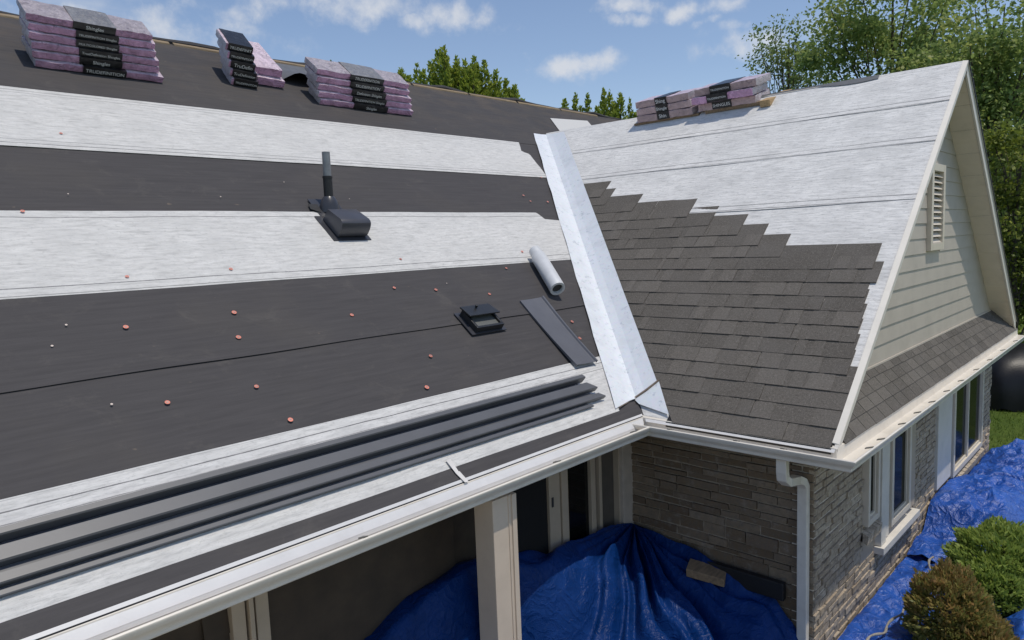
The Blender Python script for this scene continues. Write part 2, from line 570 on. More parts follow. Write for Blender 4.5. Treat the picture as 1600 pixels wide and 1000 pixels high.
class MB:
    def __init__(self):
        self.v, self.f, self.uv, self.mi = [], [], [], []

    def add(self, verts, faces, uv=None, mi=0):
        k = len(self.v)
        self.v += [tuple(map(float, p)) for p in verts]
        self.f += [tuple(i + k for i in q) for q in faces]
        self.uv += list(uv) if uv is not None else [(0, 0)] * len(verts)
        self.mi += [mi] * len(faces)
        return self

    def prism(self, poly, d, mi=0):          # polygon (top) and its copy shifted by d
        n = len(poly)
        d = np.array(d, float)
        top = [np.array(p, float) for p in poly]
        bot = [p + d for p in top]
        fs = [tuple(range(n)), tuple(range(2 * n - 1, n - 1, -1))]
        fs += [(i, i + n, (i + 1) % n + n, (i + 1) % n) for i in range(n)]
        return self.add(top + bot, fs, mi=mi)

    def box(self, lo, hi, mi=0):
        (a, b, c), (d, e, f) = lo, hi
        return self.prism([(a, b, f), (d, b, f), (d, e, f), (a, e, f)], (0, 0, c - f), mi)

    def obox(self, o, a, b, c, mi=0):        # corner and three edge vectors
        o, a, b, c = (np.array(x, float) for x in (o, a, b, c))
        return self.prism([o + c, o + a + c, o + a + b + c, o + b + c], -c, mi)

    def tube(self, pts, radii, seg=12, cap=True, mi=0):
        pts = [np.array(p, float) for p in pts]
        if not hasattr(radii, '__len__'):
            radii = [radii] * len(pts)
        vs, fs = [], []
        ref = None
        for i, p in enumerate(pts):
            t = pts[min(i + 1, len(pts) - 1)] - pts[max(i - 1, 0)]
            t = t / (np.linalg.norm(t) + 1e-9)
            if ref is None:
                ref = np.array([0, 0, 1.]) if abs(t[2]) < .9 else np.array([1., 0, 0])
            a = np.cross(ref, t)
            a /= np.linalg.norm(a) + 1e-9
            b = np.cross(t, a)
            ref = b
            ref = np.cross(t, a)
            for k in range(seg):
                th = 2 * math.pi * k / seg
                vs.append(p + radii[i] * (math.cos(th) * a + math.sin(th) * b))
        for i in range(len(pts) - 1):
            for k in range(seg):
                k2 = (k + 1) % seg
                fs.append((i * seg + k, i * seg + k2, (i + 1) * seg + k2, (i + 1) * seg + k))
        if cap:
            fs.append(tuple(range(seg - 1, -1, -1)))
            fs.append(tuple((len(pts) - 1) * seg + k for k in range(seg)))
        return self.add(vs, fs, mi=mi)

    def build(self, name, mat, parent=None, smooth=False, uv=False, bevel=0.0):
        me = mesh(name, self.v, self.f, mat, self.uv if uv else None, False)
        if any(self.mi):
            me.polygons.foreach_set('material_index', self.mi)
        if bevel:
            bm = bmesh.new()
            bm.from_mesh(me)
            bmesh.ops.recalc_face_normals(bm, faces=bm.faces)
            bmesh.ops.bevel(bm, geom=[e for e in bm.edges if len(e.link_faces) == 2 and e.calc_face_angle(0) > .5], offset=bevel,
                            segments=2, profile=.6, affect='EDGES', clamp_overlap=True)
            bm.to_mesh(me)
            bm.free()
        if smooth:
            me.polygons.foreach_set('use_smooth', [True] * len(me.polygons))
            try:
                me.set_sharp_from_angle(angle=RAD(40))
            except Exception:
                pass
        return link(name, me, parent)


def tag(o, label=None, cat=None, group=None, kind=None):
    for k, v in (('label', label), ('category', cat), ('group', group), ('kind', kind)):
        if v:
            o[k] = v
    return o


def empty(name, loc, label, cat, group=None):
    e = bpy.data.objects.new(name, None)
    e.empty_display_size = .2
    COL.objects.link(e)
    e.location = [float(q) for q in loc]
    return tag(e, label, cat, group)


def tone(me, vals):
    a = me.attributes.new('tone', 'FLOAT', 'POINT')
    a.data.foreach_set('value', np.asarray(vals, dtype=np.float32))


def wavefn(seed, k=6, fx=(.5, 3.0), fy=(.5, 5.0)):
    r = np.random.default_rng(seed)
    ps = [(r.uniform(*fx), r.uniform(*fy), r.uniform(0, 6.28), r.uniform(.4, 1)) for _ in range(k)]
    tot = sum(p[3] for p in ps)
    return lambda x, y: sum(a * math.sin(x * p + y * q + ph) for p, q, ph, a in ps) / tot


# ------------------------------------------------------------------ setting: ground, lawn, path
def ground_mat():
    t = NT('lawn_ground')
    v = t.coords()
    f = t.noise(v, .5, 6, .6)
    c = t.ramp(f, [(.3, (.075, .125, .022)), (.7, (.14, .19, .036))])
    c = t.mix(t.ramp(t.noise(v, 14, 5, .7), [(.35, .7), (.6, 0.)]), c, (.045, .075, .016))
    c = t.mix(t.ramp(t.noise(v, 3, 4, .6), [(.6, 0.), (.75, .4)]), c, (.12, .13, .035))
    return t.set(col=c, rough=.95, spec=.1, nrm=t.bump(t.noise(v, 30, 4, .7), 1., .05))


gx = np.concatenate([[-900, -200, -60], np.linspace(-20, 60, 41), [120, 300, 900]])
gv, gf = [], []
for yy in gx:
    for xx in gx:
        far = max(0, math.hypot(xx - 10, yy - 5) - 22)
        gv.append((xx, yy, GZ + .05 * math.sin(xx * .6) * math.cos(yy * .5) * min(1, far) - .0))
ng = len(gx)
for j in range(ng - 1):
    for i in range(ng - 1):
        gf.append((j * ng + i, j * ng + i + 1, (j + 1) * ng + i + 1, (j + 1) * ng + i))
tag(link('ground', mesh('ground', gv, gf, ground_mat())), kind='structure')
pm = MB()
pm.prism([(7.6, -1.4, GZ + .02), (9.6, -1.4, GZ + .02), (11.0, 1.0, GZ + .02), (8.7, 1.05, GZ + .02), (7.9, .55, GZ + .02)], (0, 0, -.06))
tag(pm.build('path', plain('pale_paving', (.42, .40, .37), .9, var=.15, scale=12, bump=.4)), kind='structure')

pa = MB()
pa.prism([(-6, -3, GZ + .012), (5.9, -3, GZ + .012), (5.9, YP, GZ + .012), (-6, YP, GZ + .012)], (0, 0, -.06))  # mostly unseen tan slab added to bounce warm light under the eaves
tag(pa.build('bounce_slab', plain('bounce_slab_concrete', (.40, .36, .30), .9, var=.12, scale=6, bump=.3)), kind='structure')
mu = MB()
mu.prism([(5.91, 0.0, GZ + .010), (13.7, 0.6, GZ + .010), (13.7, 2.5, GZ + .010), (5.91, 2.6, GZ + .010)], (0, 0, -.06))  # mulch strip added likewise for warm bounce along the brick wall
tag(mu.build('bounce_mulch_bed', plain('mulch', (.17, .115, .075), .95, var=.4, scale=25, bump=1.)), kind='structure')

# lawn blades beyond the corner of the house
nb = 26000
bx = RNG.uniform(13.4, 27, nb)
by = RNG.uniform(-1.5, 6.5, nb)
hgt = RNG.uniform(.03, .085, nb)
an = RNG.uniform(0, 6.28, nb)
lean = RNG.uniform(-.04, .04, (nb, 2))
wv = .010
V = np.zeros((nb, 3, 3))
V[:, 0] = np.stack([bx - wv * np.cos(an), by - wv * np.sin(an), np.full(nb, GZ - .01)], 1)
V[:, 1] = np.stack([bx + wv * np.cos(an), by + wv * np.sin(an), np.full(nb, GZ - .01)], 1)
V[:, 2] = np.stack([bx + lean[:, 0], by + lean[:, 1], GZ + hgt], 1)


def tri_soup(name, V, mat, tones, parent=None):
    """V: (n, k, 3) small faces of k corners each"""
    n, k = V.shape[:2]
    me = bpy.data.meshes.new(name)
    me.vertices.add(n * k)
    me.vertices.foreach_set('co', V.reshape(-1).astype(np.float32))
    me.loops.add(n * k)
    me.loops.foreach_set('vertex_index', np.arange(n * k, dtype=np.int32))
    me.polygons.add(n)
    me.polygons.foreach_set('loop_start', np.arange(0, n * k, k, dtype=np.int32))
    me.polygons.foreach_set('loop_total', np.full(n, k, dtype=np.int32))
    me.materials.append(mat)
    me.update(calc_edges=True)
    tone(me, np.repeat(tones, k))
    return link(name, me, parent)


g = tri_soup('grass', V, mat_leaf('grass_blade', [(.085, .14, .024), (.13, .195, .034), (.19, .235, .05)], .4), RNG.random(nb))
tag(g, kind='stuff')

# ------------------------------------------------------------------ the house
house = empty('house', (0, 0, 0), 'house with a half-shingled roof under repair, striped underlayment and grey brick walls', 'house')

# main roof deck and its dark membrane
vt = HW / SM
xv = lambda v: X1 + v * SM / TW       # valley on the main slope
main_poly = [(-5, 0), (X1, 0), (XA, vt), (XR, 0), (17, 0), (17, VR), (-5, VR)]
mm = MB()
n = len(main_poly)
mm.add([M(x, v) for x, v in main_poly] + [M(x, v, -.12) for x, v in main_poly],
       [tuple(range(n)), tuple(range(2 * n - 1, n - 1, -1))] + [(i, i + n, (i + 1) % n + n, (i + 1) % n) for i in range(n)],
       uv=list(main_poly) * 2)
mm.add([(-5, YM, HM), (17, YM, HM), (17, 2 * YM - Y0, 0), (-5, 2 * YM - Y0, 0)], [(0, 1, 2, 3)], uv=[(-5, 0), (17, 0), (17, 7), (-5, 7)])
main_roof = mm.build('main_roof', MAT['dark'], house, uv=True)


def main_sheet(name, v0, v1, xl, xr, mat, seed, n0=.007, amp=.009, lift=0., nu=150, nv=26, edge=.006, parent=None):
    """a membrane strip lying on the main slope; xr is a function of v; its lower edge may lift"""
    w = wavefn(seed)
    e1, e2 = wavefn(seed + 50, 4, (.8, 4), (0, .1)), wavefn(seed + 80, 4, (.8, 4), (0, .1))
    vs, uvs, fs = [], [], []
    for j in range(nv + 1):
        tj = j / nv
        for i in range(nu + 1):
            vv = v0 + (v1 - v0) * tj
            x = xl + (xr(vv) - xl) * i / nu
            vv += edge * (e1(x, 0) * (1 - tj) + e2(x, 0) * tj)
            hgt_ = n0 + amp * (.5 + .5 * w(x, vv * 2) + .35 * w(x * 4.1, vv * 6)) * (1 if 0 < j < nv else .4)
            if j == 0:
                hgt_ += lift * (.75 + .35 * e2(x * 1.3, 0))
            vs.append(M(x, vv, hgt_))
            uvs.append((x, vv - v0 if 'white' in mat.name else vv))
    for j in range(nv):
        for i in range(nu):
            a = j * (nu + 1) + i
            fs.append((a, a + 1, a + nu + 2, a + nu + 1))
    # turned-down lower edge, so that the sheet has a thickness
    k = len(vs)
    for i in range(nu + 1):
        p = np.array(vs[i]) + np.array((0, SM, -CM)) * (.003)
        vs += [vs[i], tuple(p)]
        uvs += [uvs[i], uvs[i]]
    for i in range(nu):
        fs.append((k + 2 * i + 1, k + 2 * i + 3, k + 2 * i + 2, k + 2 * i))
    o = link(name, mesh(name, vs, fs, mat, uvs, True), parent or main_roof)
    return o


def pw(pts):                          # piecewise linear x(v)
    vs_ = [p[0] for p in pts]
    xs_ = [p[1] for p in pts]
    return lambda v: float(np.interp(v, vs_, xs_))


# valley flashing edge on the main slope
fl_a, fl_b = on_main((960, 641)), on_main((833, 210))
flx = lambda v: fl_a[0] + (fl_b[0] - fl_a[0]) * (v - fl_a[1]) / (fl_b[1] - fl_a[1])
inn = lambda d: (lambda v: flx(v) + d)

va, vb = on_main((0, 228))[1], on_main((0, 135))[1]
vm_ = on_main((822, 238))[1]
main_sheet('underlayment_sheet', va, vb, -4.9,
           pw([(va, flx(va) + .04), (on_main((838, 243))[1], 8.62), (vm_, 8.50), (vb, 8.70)]),
           mat_white('white_underlay_upper', [(.05, .006, .75), (.11, .005, .6), (vb - va - .05, .005, .55), (vb - va - .1, .004, .5)]), 3)
va, vb = on_main((0, 470))[1], on_main((0, 330))[1]
vk = on_main((850, 345))[1]
main_sheet('underlayment_sheet', va, vb, -4.9, pw([(va, flx(va) + .05), (vk - .01, flx(vk) + .05), (vk + .005, 7.32), (vb, 7.28)]),
           mat_white('white_underlay_middle', [(.02, .004, .7), (.10, .005, .8), (vb - va - .09, .005, .75)]), 4)
vs3 = on_main((0, 780))[1]
dk = -.012 / 1
v_dark_top = .125                      # top of the dark strip along the eave
main_sheet('underlayment_sheet', .10, vs3 - .01, -4.9, inn(.06),
           mat_white('white_underlay_lower', [(vs3 - .01 - .10 - .085, .0045, .85), (vs3 - .01 - .10 - .16, .0035, .7), (vs3 - .01 - .1 - .012, .003, .25)]), 5, nv=11)
main_sheet('membrane_sheet', .012, v_dark_top, -4.9, lambda v: X1 + .02 + v * .35, MAT['dark'], 6, n0=.014, amp=.003, edge=.004, nv=4)
vseam = on_main((400, 555))[1]
main_sheet('membrane_sheet', vseam, on_main((0, 470))[1] + .05, -4.9, inn(.05), MAT['dark'], 8, n0=.0045, amp=.004, lift=.007, edge=.008)
main_sheet('membrane_sheet', on_main((0, 135))[1] - .01, VR - .02, -4.9, lambda v: 12.5, MAT['dark'], 9, n0=.0035, amp=.004, edge=.005)

# loose flap of membrane near the ridge, curled up between two stacks
fp, fu, ff = [], [], []
for j in range(7):
    for i in range(13):
        x = 5.0 + i / 12 * .85
        v = 6.30 + j / 6 * .58
        lift_ = (1 - j / 6) ** 1.6 * (.17 + .05 * math.sin(i * .8)) * math.sin(math.pi * (i + .8) / 13.6)
        fp.append(M(x, v, .012 + lift_))
        fu.append((x, v - 4))
for j in range(6):
    for i in range(12):
        a = j * 13 + i
        ff.append((a, a + 1, a + 14, a + 13))
link('membrane_flap', mesh('membrane_flap', fp, ff, plain('grey_membrane', (.115, .12, .13), .5, var=.15), fu, True), main_roof)
# ridge: raw timber edge and rolled membrane edge
rb = MB()
for k in range(14):
    x0 = -4.9 + k * 1.25
    rb.prism([M(x0, VR - .035, .016 + .004 * (k % 3)), M(x0 + 1.2, VR - .035, .014 + .004 * ((k + 1) % 3)), M(x0 + 1.2, VR + .015, .018), M(x0, VR + .015, .018)], (0, 0, -.03))
rb.build('ridge_batten', MAT['ridge_wood'], house)
rc = MB()
pts = [(-4.9 + k * .3, YM + .05 + .015 * math.sin(k * 1.7), HM + .025 + .018 * math.sin(k * .9) + .012 * math.sin(k * 2.3)) for k in range(72)]
rc.tube(pts, [.035 + .012 * math.sin(k * 1.3) for k in range(72)], 8)
rc.build('ridge_membrane', MAT['dark'], house, smooth=True)

# cap nails with their washers
cap_me = MB()
ring = [(math.cos(a), math.sin(a)) for a in np.linspace(0, 2 * math.pi, 15)[:-1]]
cap_me.add([(x * .032, y * .032, 0) for x, y in ring] + [(x * .031, y * .031, .0022) for x, y in ring] + [(x * .013, y * .013, .0035) for x, y in ring],
           [tuple((i, (i + 1) % 14, (i + 1) % 14 + 14, i + 14)) for i in range(14)] +
           [tuple((i + 14, (i + 1) % 14 + 14, (i + 1) % 14 + 28, i + 28)) for i in range(14)])
cap_me.add([(x * .0125, y * .0125, .0048) for x, y in ring], [tuple(range(14))], mi=1)
capm = mesh('nail_cap', cap_me.v, cap_me.f, [MAT['cap'], MAT['nail']])
capm.polygons.foreach_set('material_index', cap_me.mi)
capp = mesh('pale_nail_cap', [(x * .7, y * .7, z) for x, y, z in cap_me.v], cap_me.f, [MAT['cap_pale'], MAT['nail']])
rotm = Matrix.Rotation(math.atan(TM), 3, 'X')
for (px, py, kind) in [(196, 514, 0), (372, 529, 0), (365, 491, 0), (549, 494, 0), (400, 606, 0), (261, 631, 0), (453, 658, 0), (672, 558, 0),
                       (666, 607, 0), (615, 452, 0), (680, 455, 0), (764, 461, 0), (790, 421, 0), (625, 407, 0), (198, 435, 0), (360, 423, 0),
                       (35, 333, 0), (95, 211, 0), (817, 307, 0), (828, 316, 0), (845, 279, 0), (855, 317, 0), (893, 504, 0), (905, 530, 0),
                       (106, 306, 1), (344, 310, 1), (443, 287, 1), (545, 313, 1), (697, 445, 1), (103, 511, 1), (81, 543, 1), (174, 634, 1), (305, 237, 1),
                       (815, 395, 0), (290, 176, 1)]:
    x, v = on_main((px, py))
    o = link('nail_cap', capp if kind else capm, main_roof)
    sc = random.uniform(.85, 1.12) * (.46 if py < 470 else .60) * (.55 if kind else 1)
    o.matrix_world = Matrix.Translation(M(x, v, .020 if v > 1.9 else .015)) @ (rotm @ Matrix.Rotation(random.uniform(0, 6), 3, 'Z')).to_4x4() @ Matrix.Scale(sc, 4)

# scraps of torn wrapping on the lower strip: taped strap (flat)
# ------------------------------------------------------------------ wing roof
yv = lambda s: Y0 + s * TW / TM       # valley on the wing slope
wm = MB()
wm.prism([W(0, Y2), W(XA - X1, Y2), W(XA - X1, yv(XA - X1)), W(0, Y0)], (SW * .10, 0, -CW * .10))
q = lambda s, y, n=0.: (XR - s + n * SW, y, s * TW + n * CW)
wm.prism([q(0, Y2), q(0, Y0), q(XA - X1, yv(XA - X1)), q(XA - X1, Y2)], (-SW * .10, 0, -CW * .10))
wing_roof = wm.build('wing_roof', MAT['dark'], house)


def wing_sheet(s0, s1, seed, mat, n0=.006, lift=.016, nu=80, nv=8, cap_over=0.):
    w = wavefn(seed, 6, (.5, 4), (.5, 4))
    e1 = wavefn(seed + 31, 4, (.8, 3.5), (0, .1))
    vs, uvs, fs = [], [], []
    for j in range(nv + 1):
        tj = j / nv
        for i in range(nu + 1):
            ss = s0 + (s1 - s0) * tj
            yr, yl = Y2 + .012, yv(ss) - .02
            y = yr + (yl - yr) * i / nu
            ss += .012 * e1(y, 0) * (1 - tj)
            h = n0 + .005 * (.5 + .5 * w(y, ss * 3)) * (0.5 if j in (0, nv) else 1)
            if j == 0:
                h += lift * (.8 + .4 * e1(y * 1.7, 0))
            vs.append(W(ss, y, h))
            uvs.append((y, (ss - s0) / CW))
    for j in range(nv):
        for i in range(nu):
            a = j * (nu + 1) + i
            fs.append((a + 1, a, a + nu + 1, a + nu + 2))
    k = len(vs)
    for i in range(nu + 1):
        vs += [vs[i], tuple(np.array(vs[i]) + np.array((SW, 0, -CW)) * .004)]
        uvs += [uvs[i], uvs[i]]
    for i in range(nu):
        fs.append((k + 2 * i, k + 2 * i + 2, k + 2 * i + 3, k + 2 * i + 1))
    return link('underlayment_sheet', mesh('underlayment_sheet', vs, fs, mat, uvs, True), wing_roof)


SL = [0.0, 2.26, 2.98, 3.53, XA - X1 + .01]
for k in range(len(SL) - 1):
    top = SL[k + 1] + (.08 if k < len(SL) - 2 else 0)
    wing_sheet(SL[k], top, 20 + k, mat_white('white_underlay_wing_%d' % k, [(.090, .006, .8), (.010, .006, .75)] if k else [(1.15, .004, .5), (1.25, .004, .5), (2.0, .003, .4)], 1.24),
               n0=.004 if k == 0 else .006, lift=.009 if k else 0)
# tail of underlayment that laps on to the main slope at the top of the valley
ft = MB()
a, b, c, d = on_main((859, 186)), on_main((917, 190)), on_main((925, 199)), on_main((876, 209))
ft.prism([M(*a, .02), M(*b, .02), M(*c, .02), M(*d, .02)], (0, .004 * SM, -.004))
ft.build('underlayment_tail', mat_white('white_underlay_tail', []), wing_roof)
# grey strip painting the shadow along the wing ridge
rs = MB()
for k in range(16):
    y_a, y_b = Y2 + .9 + k * .125, Y2 + .9 + (k + 1) * .125
    ea, eb = .055 + .03 * math.sin(k * .6) - .004 * k, .055 + .03 * math.sin((k + 1) * .6) - .004 * (k + 1)
    rs.add([W(XA - X1 - max(ea, .02), y_a, .020), W(XA - X1 - max(eb, .02), y_b, .020), W(XA - X1, y_b, .026), W(XA - X1, y_a, .026)], [(0, 1, 2, 3)])
rs.build('ridge_shadow_strip', plain('grey_ridge_shadow', (.13, .135, .145), .6), wing_roof)

# ---- asphalt shingles on the wing
EX = .139                             # exposure measured as horizontal run
yfl = lambda s: 3.385 + 1.086 * s     # edge of the valley metal on the wing slope
right_end = {11: 2.12, 10: 2.045, 9: 2.10, 8: 2.085, 7: 2.06, 6: 2.05, 5: 2.03, 4: 2.02, 12: 3.056, 13: 3.357, 14: 3.658, 15: 4.085, 16: 4.443,
             17: 5.325, 18: 5.86, 19: 6.03}


def shingle_piece(s0, s1, ya, yb, slant0, slant1, nlow, seed):
    """one laminated strip from y=ya (right) to yb (left); slanted left end when slant given"""
    r = random.Random(seed)
    m = MB()
    tn = []
    yl0, yl1 = (slant0, slant1)
    nhi = .010
    top = [W(s0, ya, nlow), W(s0, yl0, nlow), W(s1, yl1, nhi), W(s1, ya, nhi)]
    m.prism(top, (SW * .005, 0, -CW * .005))
    tn += [r.uniform(.25, .5)] * 8
    y = ya
    while y < yl0 - .03:
        w = min(r.uniform(.11, .30), yl0 - y)
        if r.random() < .62:
            sh = EX * r.choice((1.0, 1.0, .97))
            f = sh / (s1 - s0)
            na = nlow + (nhi - nlow) * f
            up_l = min(y + w, yl0 + (yl1 - yl0) * f) if y + w >= yl0 - .001 else y + w
            m.prism([W(s0 + .001, y, nlow + .0045), W(s0 + .001, y + w, nlow + .0045), W(s0 + sh, up_l - .006, na + .0035), W(s0 + sh, y + .006, na + .0035)],
                    (SW * .004, 0, -CW * .004))
            tn += [r.uniform(.45, 1.)] * 8
        y += w + r.uniform(0, .10)
    me = mesh('shingle', m.v, m.f, MAT['shingle'])
    tone(me, tn)
    return link('shingle', me, wing_roof)


sd = 0
for k in range(20):
    s0 = k * EX - .02
    s1 = s0 + EX * (2.0 if k >= 11 else 1.6)
    yr = right_end.get(k, Y2 + .015)
    yl0, yl1 = yfl(s0), yfl(s1)
    y = yr
    first = True
    while y < yl0 - .02:
        L = (random.uniform(.35, .9) if first else .96)
        first = False
        yb = min(y + L, yl0)
        if yl0 - yb < .14:
            yb = yl0
        last = yb >= yl0 - 1e-6
        sd += 1
        shingle_piece(s0, s1, y + .002, yb, yb - .002 if not last else yl0, yb - .002 if not last else yl1, .021, sd)
        y = yb
# starter course along the eave and dark metal drip edge
de = MB()
de.prism([W(-.035, Y2 + .01, .012), W(-.035, Y0 - .28, .012), W(.05, Y0 - .28, .012), W(.05, Y2 + .01, .012)], (SW * .006, 0, -CW * .006))
de.box((X1 - .038, Y2 + .01, -.055), (X1 - .034, Y0 - .28, -.016))
de.build('starter_strip', MAT['rubber'], wing_roof)

# ------------------------------------------------------------------ valley flashing
vf = MB()
cr0, cr1 = on_main((992, 625)), on_main((862, 207))
k0 = X1 + cr0[1] * SM / TW
top_v = fl_b[1]
ns = 24
for i in range(ns):
    def row(i):
        v = cr0[1] + (top_v - cr0[1]) * i / ns
        vl = fl_a[1] + (fl_b[1] - fl_a[1]) * i / ns
        s = xv(v) - X1
        wob = .006 * math.sin(i * 1.3) + .004 * math.sin(i * 2.9)
        return [M(flx(vl), vl, .022 + wob), M(xv(v) - .14 - .0, v, .020), M(xv(v) - .012, v, .018 + .01), W(s + .012, yv(s) - .012 * 0, .034), W(s, yv(s) - .14, .024), W(s, yfl(s) + .0, .026 + wob * .5)]
    A, B = row(i), row(i + 1)
    for c_ in range(5):
        vf.add([A[c_], A[c_ + 1], B[c_ + 1], B[c_]], [(0, 1, 2, 3)])
vfo = vf.build('valley_flashing', MAT['galv_a'], house, smooth=True)
# separate cut piece at the foot of the valley and the brown sealant in the joint
fp_ = [on_wing((1031, 598)), on_wing((1047, 651)), on_wing((1000, 634)), on_wing((993, 627))]
fb = MB()
fb.prism([W(*p, .031) for p in fp_], (SW * .003, 0, -CW * .003))
fb.build('valley_foot_plate', MAT['galv_a'], house)
jn = MB()
p0, p1, p2 = on_wing((1032, 597)), on_wing((1012, 613)), on_wing((990, 628))
p3 = on_main((965, 640))
jn.tube([W(*p0, .036), W(*p1, .037), W(*p2, .036)], [.010, .012, .010], 8)
jn.tube([W(*p2, .034), M(*p3, .03)], [.008, .004], 8)
jn.build('sealant_bead', MAT['lead'], house, smooth=True)

# ------------------------------------------------------------------ gutters
# profile: outward distance from the roof edge, height
PROF = [(-.02, .012), (.028, -.004), (.030, -.022), (.034, -.095), (.042, -.108), (.150, -.108), (.168, -.100), (.178, -.080), (.198, -.052), (.204, -.040),
        (.206, -.030), (.212, -.022), (.222, -.020), (.230, -.026), (.231, -.036), (.226, -.044), (.224, -.058), (.214, -.068), (.196, -.086), (.190, -.102), (.192, -.116), (.184, -.124), (.03, -.126)]


def gutter_seg(p, q_, nrm, m0, m1, hang, name='gutter'):
    """p->q along the roof edge; nrm outward; m0/m1 how the end shifts along the run per metre of outward distance"""
    p, q_, nrm = (np.array(x, float) for x in (p, q_, nrm))
    t = (q_ - p) / np.linalg.norm(q_ - p)
    A = [p + nrm * o + t * (o * m0) + np.array((0, 0, z)) for o, z in PROF]
    B = [q_ + nrm * o + t * (o * m1) + np.array((0, 0, z)) for o, z in PROF]
    n_ = len(PROF)
    m = MB()
    m.add(A + B, [(i, i + 1, n_ + i + 1, n_ + i) for i in range(n_ - 1)])
    g_ = m.build(name, [MAT['gutter']], house, smooth=True)
    L = np.linalg.norm(q_ - p)
    for d in np.arange(1.9, L - .3, 3.05):
        jm = MB()
        c0, c1 = p + t * (d - .03), p + t * (d + .03)
        ja = [c0 + nrm * (o + .0015) + np.array((0, 0, z + .0005)) for o, z in PROF[9:21]]
        jb = [c1 + nrm * (o + .0015) + np.array((0, 0, z + .0005)) for o, z in PROF[9:21]]
        jm.add(ja + jb, [(i, i + 1, 12 + i + 1, 12 + i) for i in range(11)])
        jm.build('gutter_joint', MAT['gutter'], g_, smooth=True)
    for d in hang:
        h = MB()
        c = p + t * d
        side = t * .014
        h.prism([c + nrm * .165 - side * 1.2 + (0, 0, -.030), c + nrm * .165 + side * 1.2 + (0, 0, -.030), c + nrm * .222 + side * 1.2 + (0, 0, -.012),
                 c + nrm * .222 - side * 1.2 + (0, 0, -.012)], (0, 0, -.008))
        h.build('gutter_hanger', MAT['hanger'], g_)
    return g_


def hang_main(px):
    return at_z(px, -.04)[0] + 5.0


gutter_seg((-5, Y0, 0), (X1, Y0, 0), (0, -1, 0), 0, -1, [hang_main((862, 722)), hang_main((986, 676)), hang_main((556, 838)), hang_main((115, 990)), 3.4, 2.2])
gutter_seg((X1, Y0, 0), (X1, Y2, 0), (-1, 0, 0), -1, 1, [.42, 1.05, 1.45])
gutter_seg((X1, Y2, 0), (XR, Y2, 0), (0, -1, 0), -1, 0, [.22, .52, 1.12, 1.62, 2.15, 2.75, 3.4, 4.2, 5.0, 5.9, 6.9, 7.8])
# white drip edge strips over the gutter back
dw = MB()
dw.prism([M(-5, .012, .020), M(X1 + .0, .012, .020), M(X1 - .02, -.010, .016), M(-5, -.010, .016)], (0, 0, -.003))
dw.prism([M(-5, -.014, .012), M(X1 - .02, -.014, .012), (X1 - .075, Y0 - .070, -.058), (-5, Y0 - .070, -.058)], (0, .003, -.002))
dw.prism([(-5, Y0 - .0705, -.060), (X1 - .075, Y0 - .0705, -.060), (X1 - .08, Y0 - .075, -.085), (-5, Y0 - .075, -.085)], (0, .002, 0))
dw.build('drip_edge_strip', MAT['apron'], house)
sg = MB()
sg.prism([M(-5, -.0105, .0165), M(X1 - .02, -.0105, .0165), M(X1 - .02, -.0175, .0125), M(-5, -.0175, .0125)], (0, .001, -.002))  # dark strip painting the shadow gap below the white drip edge
sg.build('drip_edge_gap_shade', MAT['rubber'], house)
dw2 = MB()
dw2.prism([(X1 - .022, Y0 - .05, -.006), (X1 - .022, Y2 - .02, -.006), (X1 - .058, Y2 - .02, -.030), (X1 - .058, Y0 - .08, -.030)], (.002, 0, -.003))
dw2.build('drip_edge_strip', MAT['apron'], house)
# fascia and soffit
fs_ = MB()
fs_.box((-5, Y0 + .0, -.18), (X1 + .02, Y0 + .025, -.02))
fs_.box((X1 + .0, Y2 + .0, -.18), (X1 + .025, Y0 - .003, -.02))
fs_.box((X1 + .028, Y2 + .002, -.18), (XR, Y2 + .027, -.025))
fs_.build('fascia', MAT['trim'], house)
sf = MB()
sf.box((-5, Y0 + .028, -.175), (X1 + .30, 4.6, -.155))
sf.box((X1 + .028, Y2 + .03, -.174), (X1 + .7, Y0 + .026, -.154))
sf.box((X1 + .72, Y2 + .03, -.174), (XR - .02, YB + .3, -.154))
sf.build('soffit', MAT['soffit'], house)
fz = MB()
fz.box((XB + .05, YB - .02, -.26), (XR - .3, YB + .02, -.176))
fz.box((XB - .02, YB + .03, -.27), (XB + .02, 3.93, -.176))
fz.build('frieze_board', MAT['trim'], house)

# ------------------------------------------------------------------ gable
gw = MB()
gw.prism([(X1 + .12, YG + .02, .0), (XR - .12, YG + .02, .0), (XA, YG + .02, HW - .13)], (0, .12, 0))
gable = gw.build('gable_wall', MAT['siding'], house)
zz, kk = .355, 0
under = lambda z: (z + .135) / TW     # run from the eave where the underside of the wing deck is at height z
VX0, VX1, VZ0, VZ1 = 9.40, 10.02, 1.408, 2.418
while zz < HW - .3:
    ht = .172
    a0, a1 = X1 + under(zz), X1 + under(zz + ht + .02)
    b0, b1 = 2 * XA - a0, 2 * XA - a1
    zt = zz + ht + .02
    if a1 > XA:
        a1 = b1 = XA
    spans = [(a0, a1, b0, b1)]
    if zt > VZ0 and zz < VZ1:
        spans = [(a0, a1, VX0 - .005, VX0 - .005), (VX1 + .005, VX1 + .005, b0, b1)]
    for (l0, l1, r0, r1) in spans:
        if l0 > r0 - .02:
            continue
        l1, r1 = min(l1, r1), max(l1, r1)
        m = MB()
        jit = random.uniform(-.001, .001)
        y_b, y_t = YG - .018 + jit, YG - .006 + jit
        m.prism([(l0, y_b, zz), (r0, y_b, zz), (r1, y_t, zt), (l1, y_t, zt)], (0, .006, 0))
        m.prism([(l0, y_b + .001, zz), (r0, y_b + .001, zz), (r0, y_b + .020, zz - .004), (l0, y_b + .020, zz - .004)], (0, 0, -.003))
        m.build('siding_plank', MAT['siding'], gable)
    zz += ht
    kk += 1
